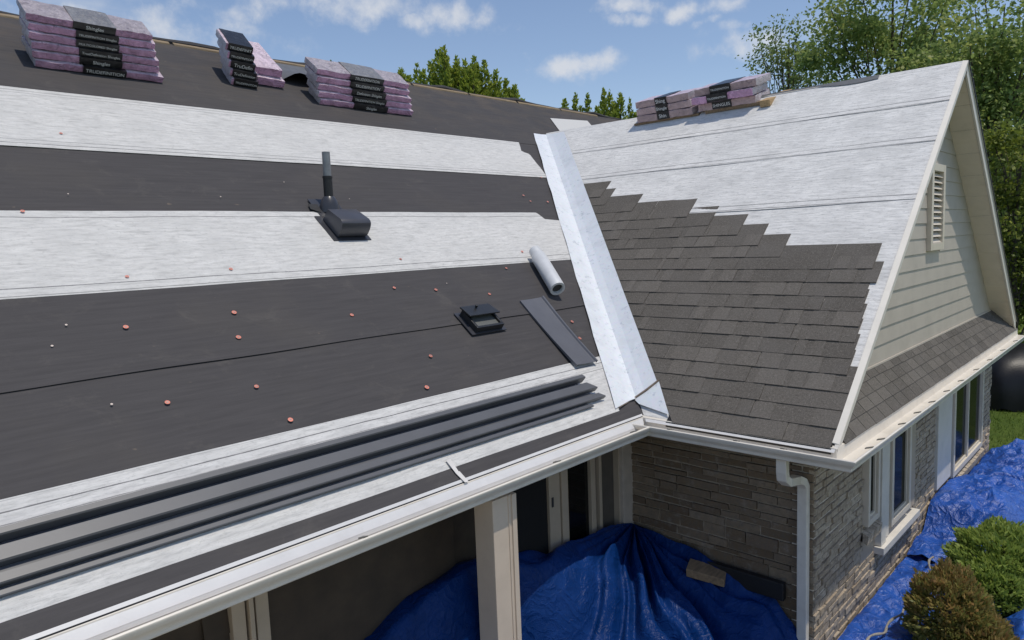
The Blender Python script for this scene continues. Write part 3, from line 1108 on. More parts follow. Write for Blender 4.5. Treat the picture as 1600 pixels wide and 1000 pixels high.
# base trim board where the siding meets the skirt roof
bt = MB()
bt.prism([(X1 + .62, YG - .035, .30), (XR - .62, YG - .035, .30), (XR - .62, YG - .030, .352), (X1 + .62, YG - .030, .352)], (0, .02, 0))
bt.build('base_trim', MAT['siding'], gable)
# louvred vent
gv_ = MB()
fw = .085
gv_.box((VX0, YG - .065, VZ0), (VX0 + fw, YG + .0, VZ1))
gv_.box((VX1 - fw, YG - .065, VZ0), (VX1, YG + .0, VZ1))
gv_.box((VX0 + fw + .001, YG - .065, VZ0), (VX1 - fw - .001, YG, VZ0 + fw))
gv_.box((VX0 + fw + .001, YG - .065, VZ1 - fw), (VX1 - fw - .001, YG, VZ1))
gvent = gv_.build('gable_vent', MAT['frame'], house, bevel=.004)
bk = MB()
bk.box((VX0 + .01, YG - .004, VZ0 + .01), (VX1 - .01, YG + .004, VZ1 - .01))
bk.build('vent_screen', plain('vent_screen', (.10, .09, .08), .9), gvent)
nl = 12
for k in range(nl):
    z0 = VZ0 + fw + .004 + k * (VZ1 - VZ0 - 2 * fw) / nl
    m = MB()
    m.prism([(VX0 + fw, YG - .052, z0), (VX1 - fw, YG - .052, z0), (VX1 - fw, YG - .008, z0 + .052), (VX0 + fw, YG - .008, z0 + .052)], (0, .004, .006))
    m.build('louver_slat', MAT['frame'], gvent)

# rake boards and soffits
DN = .10 / CW
A_ = np.array
for side in (-1, 1):
    m = MB()
    xo = lambda s: XA + side * (XA - X1 - s)
    h0, h1 = (-.012, -.085) if side < 0 else (-.015, -.155)
    s_lo, s_hi = (-.02, XA - X1)
    poly = [(xo(s_lo), Y2 - .004, s_lo * TW + h0), (xo(s_hi), Y2 - .004, s_hi * TW + h0), (xo(s_hi), Y2 - .004, s_hi * TW + h1), (xo(s_lo), Y2 - .004, s_lo * TW + h1)]
    if side > 0:
        s_lo = .16
        poly = [(xo(s_lo), Y2 - .004, s_lo * TW + h0), (xo(s_hi) + .001, Y2 - .004, s_hi * TW + h0), (xo(s_hi) + .001, Y2 - .004, s_hi * TW + h1), (xo(s_lo), Y2 - .004, s_lo * TW + h1)]
    m.prism(poly, (0, -.022, 0))
    # small return on top of the board
    m.prism([(x, Y2 - .004, z + .022) for x, _, z in poly[:2]] + [(poly[1][0], Y2 - .036, poly[1][2] + .022), (poly[0][0], Y2 - .036, poly[0][2] + .022)], (0, 0, -.02))
    m.build('rake_board', MAT['trim'], house)
    # soffit under the overhang, board by board
    base = MB()
    base.prism([(xo(.1), Y2 - .002, .1 * TW - .135), (xo(XA - X1 - .005), Y2 - .002, (XA - X1) * TW - .135), (xo(XA - X1 - .005), YG + .01, (XA - X1) * TW - .135), (xo(.1), YG + .01, .1 * TW - .135)],
               (0, 0, .012))
    so_ = base.build('rake_soffit', MAT['soffit'], house)
    nbd = 26
    for k in range(nbd):
        sa = .14 + k * (XA - X1 - .18) / nbd
        sb = sa + (XA - X1 - .18) / nbd - .005
        m = MB()
        zo = -.1375 - .003 * (k % 2)
        m.prism([(xo(sa), Y2 + .0, sa * TW + zo), (xo(sb), Y2 + .0, sb * TW + zo), (xo(sb), YG - .012, sb * TW + zo), (xo(sa), YG - .012, sa * TW + zo)], (0, 0, -.007))
        m.build('soffit_panel', MAT['soffit'], so_)
# dark metal edge along the far rake
dm = MB()
dm.prism([q(.1, Y2 - .045, .02), q(XA - X1 + .0, Y2 - .045, .02), q(XA - X1 + .0, Y2 + .08, .02), q(.1, Y2 + .08, .02)], (0, 0, -.025))
dm.build('rake_drip_edge', MAT['rubber'], house)
dl = MB()
dl.prism([W(.02, Y2 - .034, .010), W(XA - X1, Y2 - .034, .010), W(XA - X1, Y2 + .016, .020), W(.02, Y2 + .016, .020)], (0, 0, -.006))
dl.build('rake_drip_edge', MAT['trim'], house)

# ------------------------------------------------------------------ skirt roof at the foot of the gable
SKL = math.hypot(.29, .36)
sa_, ca_ = .36 / SKL, .29 / SKL
K = lambda x, w, n=0.: (x, Y2 - .02 + w * ca_ - n * sa_, -.005 + w * sa_ + n * ca_)
sk = MB()
sk.prism([K(X1 + .05, 0), K(XR - .05, 0), K(XR - .06 - .36 / TW, SKL), K(X1 + .06 + .36 / TW, SKL)], (0, .05, -.03))
skirt = sk.build('skirt_roof', MAT['dark'], house)
ex2 = SKL / 4
for r_i in range(4):
    w0 = r_i * ex2 - (.012 if r_i == 0 else 0)
    x = X1 - random.uniform(0, .6)
    while x < XR - .06:
        m = MB()
        tn = []
        for tcount in range(3):
            ta = x + tcount * .26 + .004
            tb = x + (tcount + 1) * .26 - .004
            wl_, wh_ = max(0, w0), w0 + ex2 * 1.25
            lo0, lo1 = X1 + .055 + wl_ * sa_ / TW, X1 + .055 + wh_ * sa_ / TW
            hi0, hi1 = XR - .06 - wl_ * sa_ / TW, XR - .06 - wh_ * sa_ / TW
            if tb < lo1 + .02 or ta > hi1 - .02:
                continue
            jj = random.uniform(-.002, .002)
            m.prism([K(max(ta, lo0), w0 + jj, .017), K(min(tb, hi0), w0 + jj, .017), K(min(tb, hi1), w0 + ex2 * 1.25, .008), K(max(ta, lo1), w0 + ex2 * 1.25, .008)], (0, .004 * sa_, -.006))
            tn += [random.random()] * 8
        if tn:
            me = mesh('shingle', m.v, m.f, MAT['shingle2'])
            tone(me, tn)
            link('shingle', me, skirt)
        x += .78

# ------------------------------------------------------------------ brick walls
holes = [(7.22, 8.98, -1.60, -.30), (10.02, 12.76, -1.76, -.30)]
bw = MB()
bw.box((XB + .012, YB + .012, GZ - .2), (XR - .33, YB + .2, -.175))
brick_wall = bw.build('brick_wall', MAT['mortar'], house)
BH, BL = .068, .235
bricks = []
row_i = 0
z = GZ - .06
while z < -.22:
    off = (row_i % 2) * BL * .5 + random.uniform(-.03, .03)
    x = XB - off
    while x < XR - .34:
        L = BL * random.choice((1, 1, 1, .62, 1.25))
        xa_, xb_ = max(x, XB), min(x + L - .014, XR - .335)
        segs = [(xa_, xb_)]
        for (h0, h1, hz0, hz1) in holes:
            if z + BH * .5 > hz0 and z + BH * .5 < hz1:
                ns_ = []
                for (p_, q2) in segs:
                    if q2 <= h0 or p_ >= h1:
                        ns_.append((p_, q2))
                    else:
                        if p_ < h0 - .02:
                            ns_.append((p_, h0))
                        if q2 > h1 + .02:
                            ns_.append((h1, q2))
                segs = ns_
        for (p_, q2) in segs:
            if q2 - p_ > .025:
                bricks.append((p_, q2, z))
        x += L
    z += BH
    row_i += 1
bricks.sort(key=lambda t_: t_[0] + (0 if t_[2] > -2.05 else 6))


def brick_mb(p_, q2, z_, m=None):
    m = m or MB()
    d = random.uniform(-.012, .006)
    j = lambda: random.uniform(-.0045, .0045)
    y_ = YB + d
    h = BH - .015
    m.add([(p_ + j(), y_ + j(), z_ + j()), (q2 + j(), y_ + j(), z_ + j()), (q2 + j(), y_ + j() - .002, z_ + h + j()), (p_ + j(), y_ + j() - .002, z_ + h + j()),
           (p_, YB + .05, z_), (q2, YB + .05, z_), (q2, YB + .05, z_ + h), (p_, YB + .05, z_ + h)],
          [(0, 1, 2, 3), (4, 7, 6, 5), (0, 4, 5, 1), (3, 2, 6, 7), (1, 5, 6, 2), (0, 3, 7, 4)])
    return m


for (p_, q2, z_) in bricks[:300]:
    brick_mb(p_, q2, z_).build('brick', MAT['brick'], brick_wall)
rest = MB()
for (p_, q2, z_) in bricks[300:]:
    brick_mb(p_, q2, z_, rest)


def mat_brick_far():
    t = NT('brick_far')
    att = t.n('ShaderNodeAttribute', attribute_name='tone')
    v = t.coords()
    c = t.ramp(att.outputs['Fac'], [(0., (.40, .325, .24)), (.25, (.46, .38, .285)), (.5, (.49, .41, .315)), (.8, (.54, .46, .36)), (1., (.43, .35, .26))])
    c = t.mix(t.ramp(t.noise(v, 22, 6, .7), [(.3, .45), (.62, 0.)]), c, (.17, .14, .11))
    return t.set(col=c, rough=.9, spec=.2, nrm=t.bump(t.noise(v, 45, 6, .75), .9, .014))


if rest.v:
    ro = rest.build('brick_courses', mat_brick_far(), brick_wall)
    tone(ro.data, np.repeat(RNG.random(len(rest.v) // 8), 8))
    ro['kind'] = 'stuff'
# porch side: mixed longer stones
sw_ = MB()
sw_.box((XB + .012, YB + .212, GZ - .2), (XB + .25, 4.3, -.175))
stone_wall = sw_.build('stone_wall', plain('stone_mortar', (.33, .27, .205), .95, var=.25, scale=30, bump=.5), house)
z = GZ
ri = 0
while z < -.22:
    h = random.choice((.055, .07, .07, .085, .12))
    y = YB + .012 + random.uniform(-.2, 0)
    while y < 4.1:
        L = random.uniform(.18, .46)
        a, b = max(y, YB + .012), min(y + L - .011, 4.1)
        if b - a > .03:
            d = random.uniform(-.018, .008)
            j = lambda: random.uniform(-.004, .004)
            m = MB()
            x_ = XB + d
            zt = min(z + h - .014, -.18)
            m.add([(x_ + j(), a + j(), z + j()), (x_ + j(), b + j(), z + j()), (x_ + j(), b + j(), zt + j()), (x_ + j(), a + j(), zt + j()),
                   (XB + .05, a, z), (XB + .05, b, z), (XB + .05, b, zt), (XB + .05, a, zt)],
                  [(0, 3, 2, 1), (4, 5, 6, 7), (0, 1, 5, 4), (3, 7, 6, 2), (1, 2, 6, 5), (0, 4, 7, 3)])
            m.build('stone', MAT['stone'], stone_wall)
        y += L
    z += h

# ------------------------------------------------------------------ windows on the gable side
def bars(m, x0, x1, z0, z1, w, y0_, y1_, open_=True):
    m.box((x0, y0_, z0), (x0 + w, y1_, z1))
    m.box((x1 - w, y0_, z0), (x1, y1_, z1))
    m.box((x0 + w + .001, y0_, z0), (x1 - w - .001, y1_, z0 + w))
    m.box((x0 + w + .001, y0_, z1 - w), (x1 - w - .001, y1_, z1))
    return m


def window(x0, x1, z0, z1, w=.06, mull=(), yo=-.035):
    f = bars(MB(), x0, x1, z0, z1, w, YB - .02 + yo, YB + .06)
    wi = f.build('window', MAT['frame'], house, bevel=.004)
    edges = [x0 + w] + list(mull) + [x1 - w]
    for mx in mull:
        mb_ = MB()
        mb_.box((mx - .03, YB - .012 + yo, z0 + w), (mx + .03, YB + .05, z1 - w))
        mb_.build('mullion', MAT['frame'], wi, bevel=.003)
    for a, b in zip(edges[:-1], edges[1:]):
        s_ = bars(MB(), a + .012, b - .012, z0 + w + .004, z1 - w - .004, .028, YB + .004 + yo, YB + .04 + yo)
        s_.build('sash', MAT['frame'], wi)
        p_ = MB()
        p_.box((a + .02, YB + .022 + yo, z0 + w + .01), (b - .02, YB + .028 + yo, z1 - w - .01))
        p_.build('pane', MAT['glass'], wi)
    return wi


def part_box(name, lo, hi, mat, bevel=.004, parent=None):
    m = MB()
    m.box(lo, hi)
    return m.build(name, mat, parent or house, bevel=bevel)


backing = MB()
for (h0, h1, hz0, hz1) in holes:
    backing.box((h0, YB + .008, hz0), (h1, YB + .0115, hz1))
backing.build('window_backing', MAT['porch_trim'], house)
window(7.24, 7.60, -1.22, -.33, .055)
window(8.02, 8.74, -1.47, -.33, .065)
part_box('casing', (7.66, YB - .055, -1.56), (7.82, YB + .02, -.315), MAT['trim'])
part_box('casing', (7.86, YB - .035, -1.545), (7.99, YB + .02, -.316), MAT['trim'])
part_box('casing', (8.77, YB - .04, -1.50), (8.96, YB + .02, -.316), MAT['porch_trim'])
part_box('casing_sill', (7.63, YB - .09, -1.64), (9.0, YB + .02, -1.565), MAT['trim'])
part_box('shutter_panel', (10.05, YB - .030, -1.66), (10.78, YB + .02, -.315), MAT['trim'])
window(10.82, 12.72, -1.70, -.33, .075, (11.72,))
part_box('casing', (12.73, YB - .03, -1.72), (12.80, YB + .02, -.316), MAT['frame'])


def rowlock(x0, x1, z):
    base_ = part_box('brick_sill', (x0, YB - .02, z - .10), (x1, YB + .03, z - .012), MAT['mortar'], 0)
    x = x0
    while x < x1 - .02:
        m = MB()
        w = .082
        dz = random.uniform(-.004, .004)
        m.prism([(x, YB - .075, z - .03 + dz), (min(x + w, x1), YB - .075, z - .03 + dz), (min(x + w, x1), YB + .02, z + .004 + dz), (x, YB + .02, z + .004 + dz)], (0, .01, -.095))
        m.build('brick', MAT['brick'], base_)
        x += .092


rowlock(7.18, 7.62, -1.255)
rowlock(10.05, 12.82, -1.74)

# ------------------------------------------------------------------ porch
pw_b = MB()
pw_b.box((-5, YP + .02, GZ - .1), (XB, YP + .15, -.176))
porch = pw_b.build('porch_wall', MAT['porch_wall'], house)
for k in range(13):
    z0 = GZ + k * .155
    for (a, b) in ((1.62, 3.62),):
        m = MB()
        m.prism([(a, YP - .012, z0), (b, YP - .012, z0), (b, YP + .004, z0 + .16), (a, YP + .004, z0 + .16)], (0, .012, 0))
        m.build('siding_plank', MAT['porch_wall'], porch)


def wx(px, y=YP):
    return at_y(px, y)[0]


def vbar(name, pxa, pxb, y0_, y1_, mat, z0=GZ, z1=-.18, py=800):
    a, b = wx((pxa, py), y0_), wx((pxb, py), y0_)
    return part_box(name, (a, y0_, z0), (b, y1_, z1), mat, .005)


doo = MB()
xd0, xd1 = wx((800, 830)), wx((859, 800))
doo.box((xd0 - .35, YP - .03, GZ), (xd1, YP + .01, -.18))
door = doo.build('door_opening', MAT['void'], house)
jmb = vbar('door_jamb', 859, 876, YP - .06, YP + .01, MAT['porch_trim'])
sp = MB()
p = at_y((864, 785), YP - .066)
sp.box((p[0] - .012, YP - .067, p[2] - .045), (p[0] + .012, YP - .059, p[2] + .045))
sp.build('strike_plate', MAT['black_metal'], jmb)
vbar('door_jamb', 879, 889, YP - .075, YP + .01, MAT['porch_trim'])
sidel = vbar('sidelight', 889.5, 925, YP - .02, YP + .01, MAT['glass_dark'])
vbar('mullion', 925, 932, YP - .06, YP + .01, MAT['porch_trim'])
vbar('mullion', 938, 942, YP - .07, YP + .01, MAT['porch_trim'])
vbar('sidelight', 942, 968, YP - .015, YP + .01, plain('porch_panel', (.10, .085, .07), .6))
vbar('corner_pilaster', 968, 974, YP - .08, YP + .01, MAT['porch_trim'])
vbar('corner_pilaster', 974.5, 993, YP - .12, YP + .01, plain('pilaster_paint', (.50, .43, .36), .5, grime=.1))
# far left window of the porch wall
xa_w, xb_w = wx((250, 980)), wx((356, 960))
fr = MB()
fr.box((xa_w - .6, YP - .05, -.82), (xb_w, YP + .01, -.70))
fr.box((xb_w, YP - .055, GZ), (xb_w + .085, YP + .01, -.18))
fr.box((xb_w + .10, YP - .08, GZ), (xb_w + .13, YP + .01, -.18))
fr.box((xb_w + .15, YP - .06, GZ), (xb_w + .235, YP + .01, -.18))
lw = fr.build('porch_window', MAT['porch_trim'], house, bevel=.004)
pn = MB()
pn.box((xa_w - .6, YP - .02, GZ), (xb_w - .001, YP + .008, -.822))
pn.build('pane', MAT['void'], lw)

# square porch post
px0, px1 = 3.53, 3.775
yp0 = 3.60
pt = MB()
pt.box((px0, yp0, GZ - .05), (px1, yp0 + .20, -.177))
post = pt.build('porch_post', MAT['post'], house, bevel=.006)
pb = MB()
pb.box((px1 - .085, yp0 - .008, GZ - .02), (px1 - .075, yp0 + .002, -.178))
pb.box((px1 - .05, yp0 - .012, GZ - .02), (px1 - .004, yp0 + .002, -.178))
pb.build('corner_trim', MAT['post'], post)

# downspout: swept rectangular tube
def rect_sweep(pts, w, d, wdir):
    m = MB()
    pts = [A_(p, float) for p in pts]
    vs, fs2 = [], []
    wdir = A_(wdir, float)
    for i, p in enumerate(pts):
        t = pts[min(i + 1, len(pts) - 1)] - pts[max(i - 1, 0)]
        t /= np.linalg.norm(t)
        dd = np.cross(t, wdir)
        dd /= np.linalg.norm(dd)
        for a, b in ((-1, -1), (1, -1), (1, 1), (-1, 1)):
            vs.append(p + wdir * a * w / 2 + dd * b * d / 2)
    for i in range(len(pts) - 1):
        for k in range(4):
            fs2.append((i * 4 + k, i * 4 + (k + 1) % 4, i * 4 + 4 + (k + 1) % 4, i * 4 + 4 + k))
    fs2 += [(3, 2, 1, 0), tuple(len(vs) - 4 + k for k in range(4))]
    return m.add(vs, fs2)


xo_, xi_ = X1 - .12, XB - .045
yd, yd2 = 2.30, 2.27
path_ = [(xo_, yd, -.115), (xo_, yd, -.24), (xo_ + .012, yd, -.30), (xo_ + .05, yd - .015, -.335), (xi_ - .07, yd2 + .03, -.385), (xi_ - .025, yd2 + .01, -.41), (xi_, yd2, -.46), (xi_, yd2, -.52)] + \
        [(xi_, yd2, -.52 - k * .4) for k in range(1, 5)]
ds = rect_sweep(path_, .085, .07, (0, 1, 0)).build('downspout', MAT['gutter'], house, bevel=.008)

# ------------------------------------------------------------------ roof vents (parts of the house)
x, v = on_main((514, 330))
base = A_(M(x, v, .02))
pipe = MB()
vs_, us_ = [], []
fl = MB()
fl.prism([M(x - .16, v - .20, .022), M(x + .16, v - .20, .022), M(x + .16, v + .18, .022), M(x - .16, v + .18, .022)], A_((0, SM, -CM)) * .006)
pv = fl.build('plumbing_vent', MAT['vent_metal'], house)
fl2 = MB()
fl2.prism([M(x - .22, v + .0, .028), M(x - .13, v - .06, .028), M(x - .10, v + .08, .028), M(x - .20, v + .09, .028)], A_((0, SM, -CM)) * .005)  # small dark patch left of the vent base
fl2.build('vent_dark_patch', MAT['rubber'], pv)
cn = MB()
cn.tube([base + (0, 0, -.03), base + (0, 0, .03), base + (0, 0, .10), base + (0, 0, .13)], [.105, .10, .075, .055], 20)
cn.build('boot', MAT['vent_metal'], pv, smooth=True)
cn = MB()
cn.tube([base + (0, 0, .11), base + (0, 0, .33)], .046, 20)
cn.tube([base + (0, 0, .315), base + (0, 0, .335)], .050, 20)
cn.build('collar', MAT['rubber'], pv, smooth=True)
cn = MB()
cn.tube([base + (0, 0, .31), base + (0, 0, .575)], .040, 20, cap=False)
cn.tube([base + (0, 0, .31), base + (0, 0, .570)], .034, 20, cap=False)
cn.build('pipe', MAT['pipe_grey'], pv, smooth=True)

# hooded exhaust vent with a curved front
x0, v0 = on_main((527, 377))
x1_, _ = on_main((573, 374))
wid = x1_ - x0
dep = .36
fl = MB()
fl.prism([M(x0 - .05, v0 - .015, .022), M(x1_ + .03, v0 - .015, .022), M(x1_ + .03, v0 + dep + .03, .022), M(x0 - .05, v0 + dep + .03, .022)], A_((0, SM, -CM)) * .008)
hv = fl.build('exhaust_vent', MAT['vent_metal'], house)
prof = [(v0 + dep - .03, .025), (v0 + dep - .05, .160), (v0 + .085, .205), (v0 + .055, .203), (v0 + .033, .190), (v0 + .020, .165), (v0 + .014, .13), (v0 + .016, .070), (v0 + .032, .030)]
hd = MB()
L_ = [M(x0 + .01, a, b) for a, b in prof]
R_ = [M(x1_ - .01, a, b) for a, b in prof]
n_ = len(prof)
hd.add(L_ + R_, [(i, i + 1, n_ + i + 1, n_ + i) for i in range(n_ - 1)] + [tuple(range(n_ - 1, -1, -1)), tuple(range(n_, 2 * n_))])
hd.build('hood', plain('hood_metal', (.062, .063, .074), .33, .1, var=.12, scale=5, bump=.04), hv, smooth=True, bevel=.002)

# low box vent with its lid propped open
bx0, bv0 = on_main((741, 523))
bx1, _ = on_main((779, 517))
bx1 = bx0 + .36
dv = .26
fl = MB()
fl.prism([M(bx0 - .05, bv0 - .02, .024), M(bx1 + .05, bv0 - .02, .024), M(bx1 + .03, bv0 + dv + .03, .024), M(bx0 - .05, bv0 + dv + .03, .024)], A_((0, SM, -CM)) * .008)
bv = fl.build('box_vent', MAT['vent_metal'], house)
wl = MB()
for (a, b, c, d) in ((bx0, bv0, bx1, bv0 + .025), (bx0, bv0 + dv - .025, bx1, bv0 + dv), (bx0, bv0 + .026, bx0 + .025, bv0 + dv - .026), (bx1 - .025, bv0 + .026, bx1, bv0 + dv - .026)):
    wl.prism([M(a, b, .085), M(c, b, .085), M(c, d, .085), M(a, d, .085)], A_((0, SM, -CM)) * .062)
wl.build('collar', MAT['vent_plastic'], bv, bevel=.003)
ip = MB()
ip.prism([M(bx0 + .026, bv0 + .026, .06), M(bx1 - .026, bv0 + .026, .06), M(bx1 - .026, bv0 + dv * .7, .06), M(bx0 + .026, bv0 + dv * .7, .06)], A_((0, SM, -CM)) * .004)
ip.build('screen', plain('vent_grey_screen', (.11, .115, .11), .5), bv)
ld = MB()
ld.prism([M(bx0 - .02, bv0 + .125, .130), M(bx1 + .02, bv0 + .125, .130), M(bx1 + .01, bv0 + dv + .03, .100), M(bx0 - .01, bv0 + dv + .03, .100)], A_((0, SM, -CM)) * .016)
ld.tube([M(bx0 + .15, bv0 + dv - .02, .115), M(bx0 + .15, bv0 + dv - .02, .145)], .014, 8)
ld.build('lid', MAT['vent_plastic'], bv, bevel=.004)

# ------------------------------------------------------------------ loose things on the roof
def drip_profile(pts, xl, xr, shear, label):
    m = MB()
    th = .004
    pts2 = []
    n_ = len(pts)
    low = [(a, b - th) for a, b in pts]
    ring_ = pts + low[::-1]
    A1 = [M(xl, a, b) for a, b in ring_]
    B1 = [M(xr + shear * (pts[0][0] - a), a, b) for a, b in ring_]
    k_ = len(ring_)
    m.add(A1 + B1, [(i, (i + 1) % k_, k_ + (i + 1) % k_, k_ + i) for i in range(k_)] +
          [(i, i + 1, k_ - 2 - i, k_ - 1 - i) for i in range(n_ - 1)] + [(k_ + i, 2 * k_ - 1 - i, 2 * k_ - 2 - i, k_ + i + 1) for i in range(n_ - 1)])
    o = m.build('drip_edge', MAT['drip'], None, bevel=.0012)
    tag(o, label, 'metal trim', 'metal drip edges laid along the lower roof')
    return o


N0 = .022  # low upslope lips added on the lower profiles to darken the shaded gaps
drip_profile([(.577, N0 + .004), (.573, N0 + .078), (.540, N0 + .076), (.534, N0 + .068), (.537, N0 + .004)], -3.2, 5.28, .5, 'topmost of the long charcoal metal drip edges, narrow face nearest the roof nails')
drip_profile([(.532, N0 + .004), (.489, N0 + .006), (.485, N0 + .060), (.408, N0 + .057), (.401, N0 + .048), (.404, N0 + .004)], -3.6, 5.22, 1.1, 'widest long charcoal metal drip edge, second strip down from the nail-dotted dark membrane')
drip_profile([(.399, N0 + .004), (.353, N0 + .006), (.349, N0 + .044), (.300, N0 + .042), (.294, N0 + .035), (.297, N0 + .004)], -2.9, 5.26, 1.2, 'third long charcoal metal drip edge down, its tip reaching furthest under the others')
drip_profile([(.292, N0 + .004), (.275, N0 + .006), (.271, N0 + .022), (.248, N0 + .019), (.243, N0 + .015), (.245, N0 + .004)], -3.1, 5.12, .9, 'lowest and thinnest long charcoal metal drip edge, nearest the gutter')

# white roll of metal
p0, p1 = A_(M(*on_main((829, 404)), .115)), A_(M(*on_main((864, 464)), .115))
dirr = (p1 - p0) / np.linalg.norm(p1 - p0)
roll_e = empty('metal_roll', p0, 'short white roll of sheet metal lying beside the valley', 'roll')
rm = MB()
rm.tube([p0, p0 + dirr * .10], [.072, .072], 28, cap=True)
rm.tube([p0 + dirr * .11, p0 + dirr * .13, p1], [.080, .088, .088], 28, cap=False)
rm.tube([p0 + dirr * .11, p1 - dirr * .002], [.060, .060], 28, cap=False)
nn_ = 28
A1 = rm.v[-nn_:]
ringo = []
k0_ = len(rm.v)
outer = rm.v[k0_ - 2 * nn_ - nn_:k0_ - 2 * nn_]
inner = rm.v[k0_ - nn_:]
rm.add(outer + inner, [(i, (i + 1) % nn_, nn_ + (i + 1) % nn_, nn_ + i) for i in range(nn_)])
rm.build('rolled_sheet', MAT['tin'], roll_e, smooth=True)
rm = MB()
rm.tube([p0 + dirr * .2, p1 - dirr * .03], .0595, 24)
rm.build('core', MAT['core'], roll_e, smooth=True)
# its bearing on the roof
# black flat flashing sheet
cs = [on_main(p) for p in ((811, 473), (845, 470), (929, 571), (897, 577))]
fsx = MB()
C_ = [A_(M(*p, .060)) for p in cs]
C_[0] = A_(M(*cs[0], .03))
nseg = 10
rows_ = []
for i in range(nseg + 1):
    t = i / nseg
    a = C_[0] * (1 - t) + C_[3] * t
    b = C_[1] * (1 - t) + C_[2] * t
    e = (b - a) / np.linalg.norm(b - a)
    up = A_((0, -SM, CM))
    sagz = up * (-.012 * math.sin(math.pi * t))
    rows_.append([a - up * .030, a + sagz, a * .5 + b * .5 + sagz - up * .006, b - e * .03 + sagz - up * .004, b - e * .02 + up * .012 + sagz, b + sagz + up * .012, b - up * .02])
for i in range(nseg):
    for c_ in range(6):
        fsx.add([rows_[i][c_], rows_[i][c_ + 1], rows_[i + 1][c_ + 1], rows_[i + 1][c_]], [(0, 1, 2, 3)])
fo = fsx.build('flashing_sheet', plain('charcoal_sheet', (.12, .123, .138), .40, .2, var=.08, scale=4, bump=.03), None)
tag(fo, 'flat charcoal metal flashing strip lying on the dark membrane by the valley foot', 'metal sheet')

# torn strap and scrap of wrap
st = MB()
a, b = A_(on_main((697, 722))), A_(on_main((712, 742)))
c = A_(on_main((727, 757)))
w_ = A_((.035, .0))
for (p, q2) in ((a, b), (b, c)):
    st.prism([M(*(p - w_ * .5), .030), M(*(p + w_ * .6), .034), M(*(q2 + w_ * .5), .028), M(*(q2 - w_ * .5), .031)], A_((0, SM, -CM)) * .003)
tag(st.build('torn_strap', MAT['paper'], None), 'torn white paper strap lying across the dark strip above the gutter', 'strap')
st = MB()
a = A_(on_main((650, 661)))
st.prism([M(a[0] - .03, a[1] - .018, .030), M(a[0] + .02, a[1] - .022, .036), M(a[0] + .035, a[1] + .012, .030), M(a[0] - .02, a[1] + .02, .040)], A_((0, SM, -CM)) * .003)
tag(st.build('paper_scrap', MAT['paper'], None), 'small white paper scrap above the long charcoal drip edges', 'scrap')


# ------------------------------------------------------------------ shingle bundles
def crumpled_box(o, a, b, c, nu, nv, nw, amp, seed, m, mi_top=0, round_=.018):
    """box from corner o with edges a, b, c; surfaces gridded, rounded at the edges and crumpled"""
    r = np.random.default_rng(seed)
    o, a, b, c = (A_(x, float) for x in (o, a, b, c))
    La, Lb, Lc = (np.linalg.norm(x) for x in (a, b, c))
    ea, eb, ec = a / La, b / Lb, c / Lc
    idx = {}
    ph = r.uniform(0, 6.28, 12)

    def vert(i, j, k):
        key = (i, j, k)
        if key not in idx:
            u_, v_, w_2 = i / nu * La, j / nv * Lb, k / nw * Lc
            # round the box: pull corners in
            cu = min(max(u_, round_), La - round_)
            cv = min(max(v_, round_), Lb - round_)
            cw_ = min(max(w_2, round_), Lc - round_)
            dvec = A_((u_ - cu, v_ - cv, w_2 - cw_))
            ln = np.linalg.norm(dvec)
            if ln > round_:
                dvec *= round_ / ln
            p = A_((cu, cv, cw_)) + dvec
            p += amp * A_((math.sin(9 * v_ + 31 * w_2 + ph[0]), math.sin(13 * u_ + ph[1]) + .6 * math.sin(29 * u_ + 17 * w_2 + ph[2]), math.sin(11 * u_ + 7 * v_ + ph[3]) + .6 * math.sin(23 * u_ - 19 * v_ + ph[4]))) * .6
            p += r.normal(0, amp * .35, 3)
            if k == 0:
                p[2] = max(p[2], 0.)
            m.v.append(tuple(o + ea * p[0] + eb * p[1] + ec * p[2]))
            m.uv.append((0, 0))
            idx[key] = len(m.v) - 1
        return idx[key]

    def quad(q4, mi):
        m.f.append(tuple(vert(*t_) for t_ in q4))
        m.mi.append(mi)

    for i in range(nu):
        for j in range(nv):
            quad([(i, j, nw), (i + 1, j, nw), (i + 1, j + 1, nw), (i, j + 1, nw)], mi_top)
            quad([(i, j, 0), (i, j + 1, 0), (i + 1, j + 1, 0), (i + 1, j, 0)], 0)
        for k in range(nw):
            quad([(i, 0, k), (i + 1, 0, k), (i + 1, 0, k + 1), (i, 0, k + 1)], 0)
            quad([(i, nv, k), (i, nv, k + 1), (i + 1, nv, k + 1), (i + 1, nv, k)], 0)
    for j in range(nv):
        for k in range(nw):
            quad([(0, j, k), (0, j, k + 1), (0, j + 1, k + 1), (0, j + 1, k)], 2)
            quad([(nu, j, k), (nu, j + 1, k), (nu, j + 1, k + 1), (nu, j, k + 1)], 2)


bseed = [100]


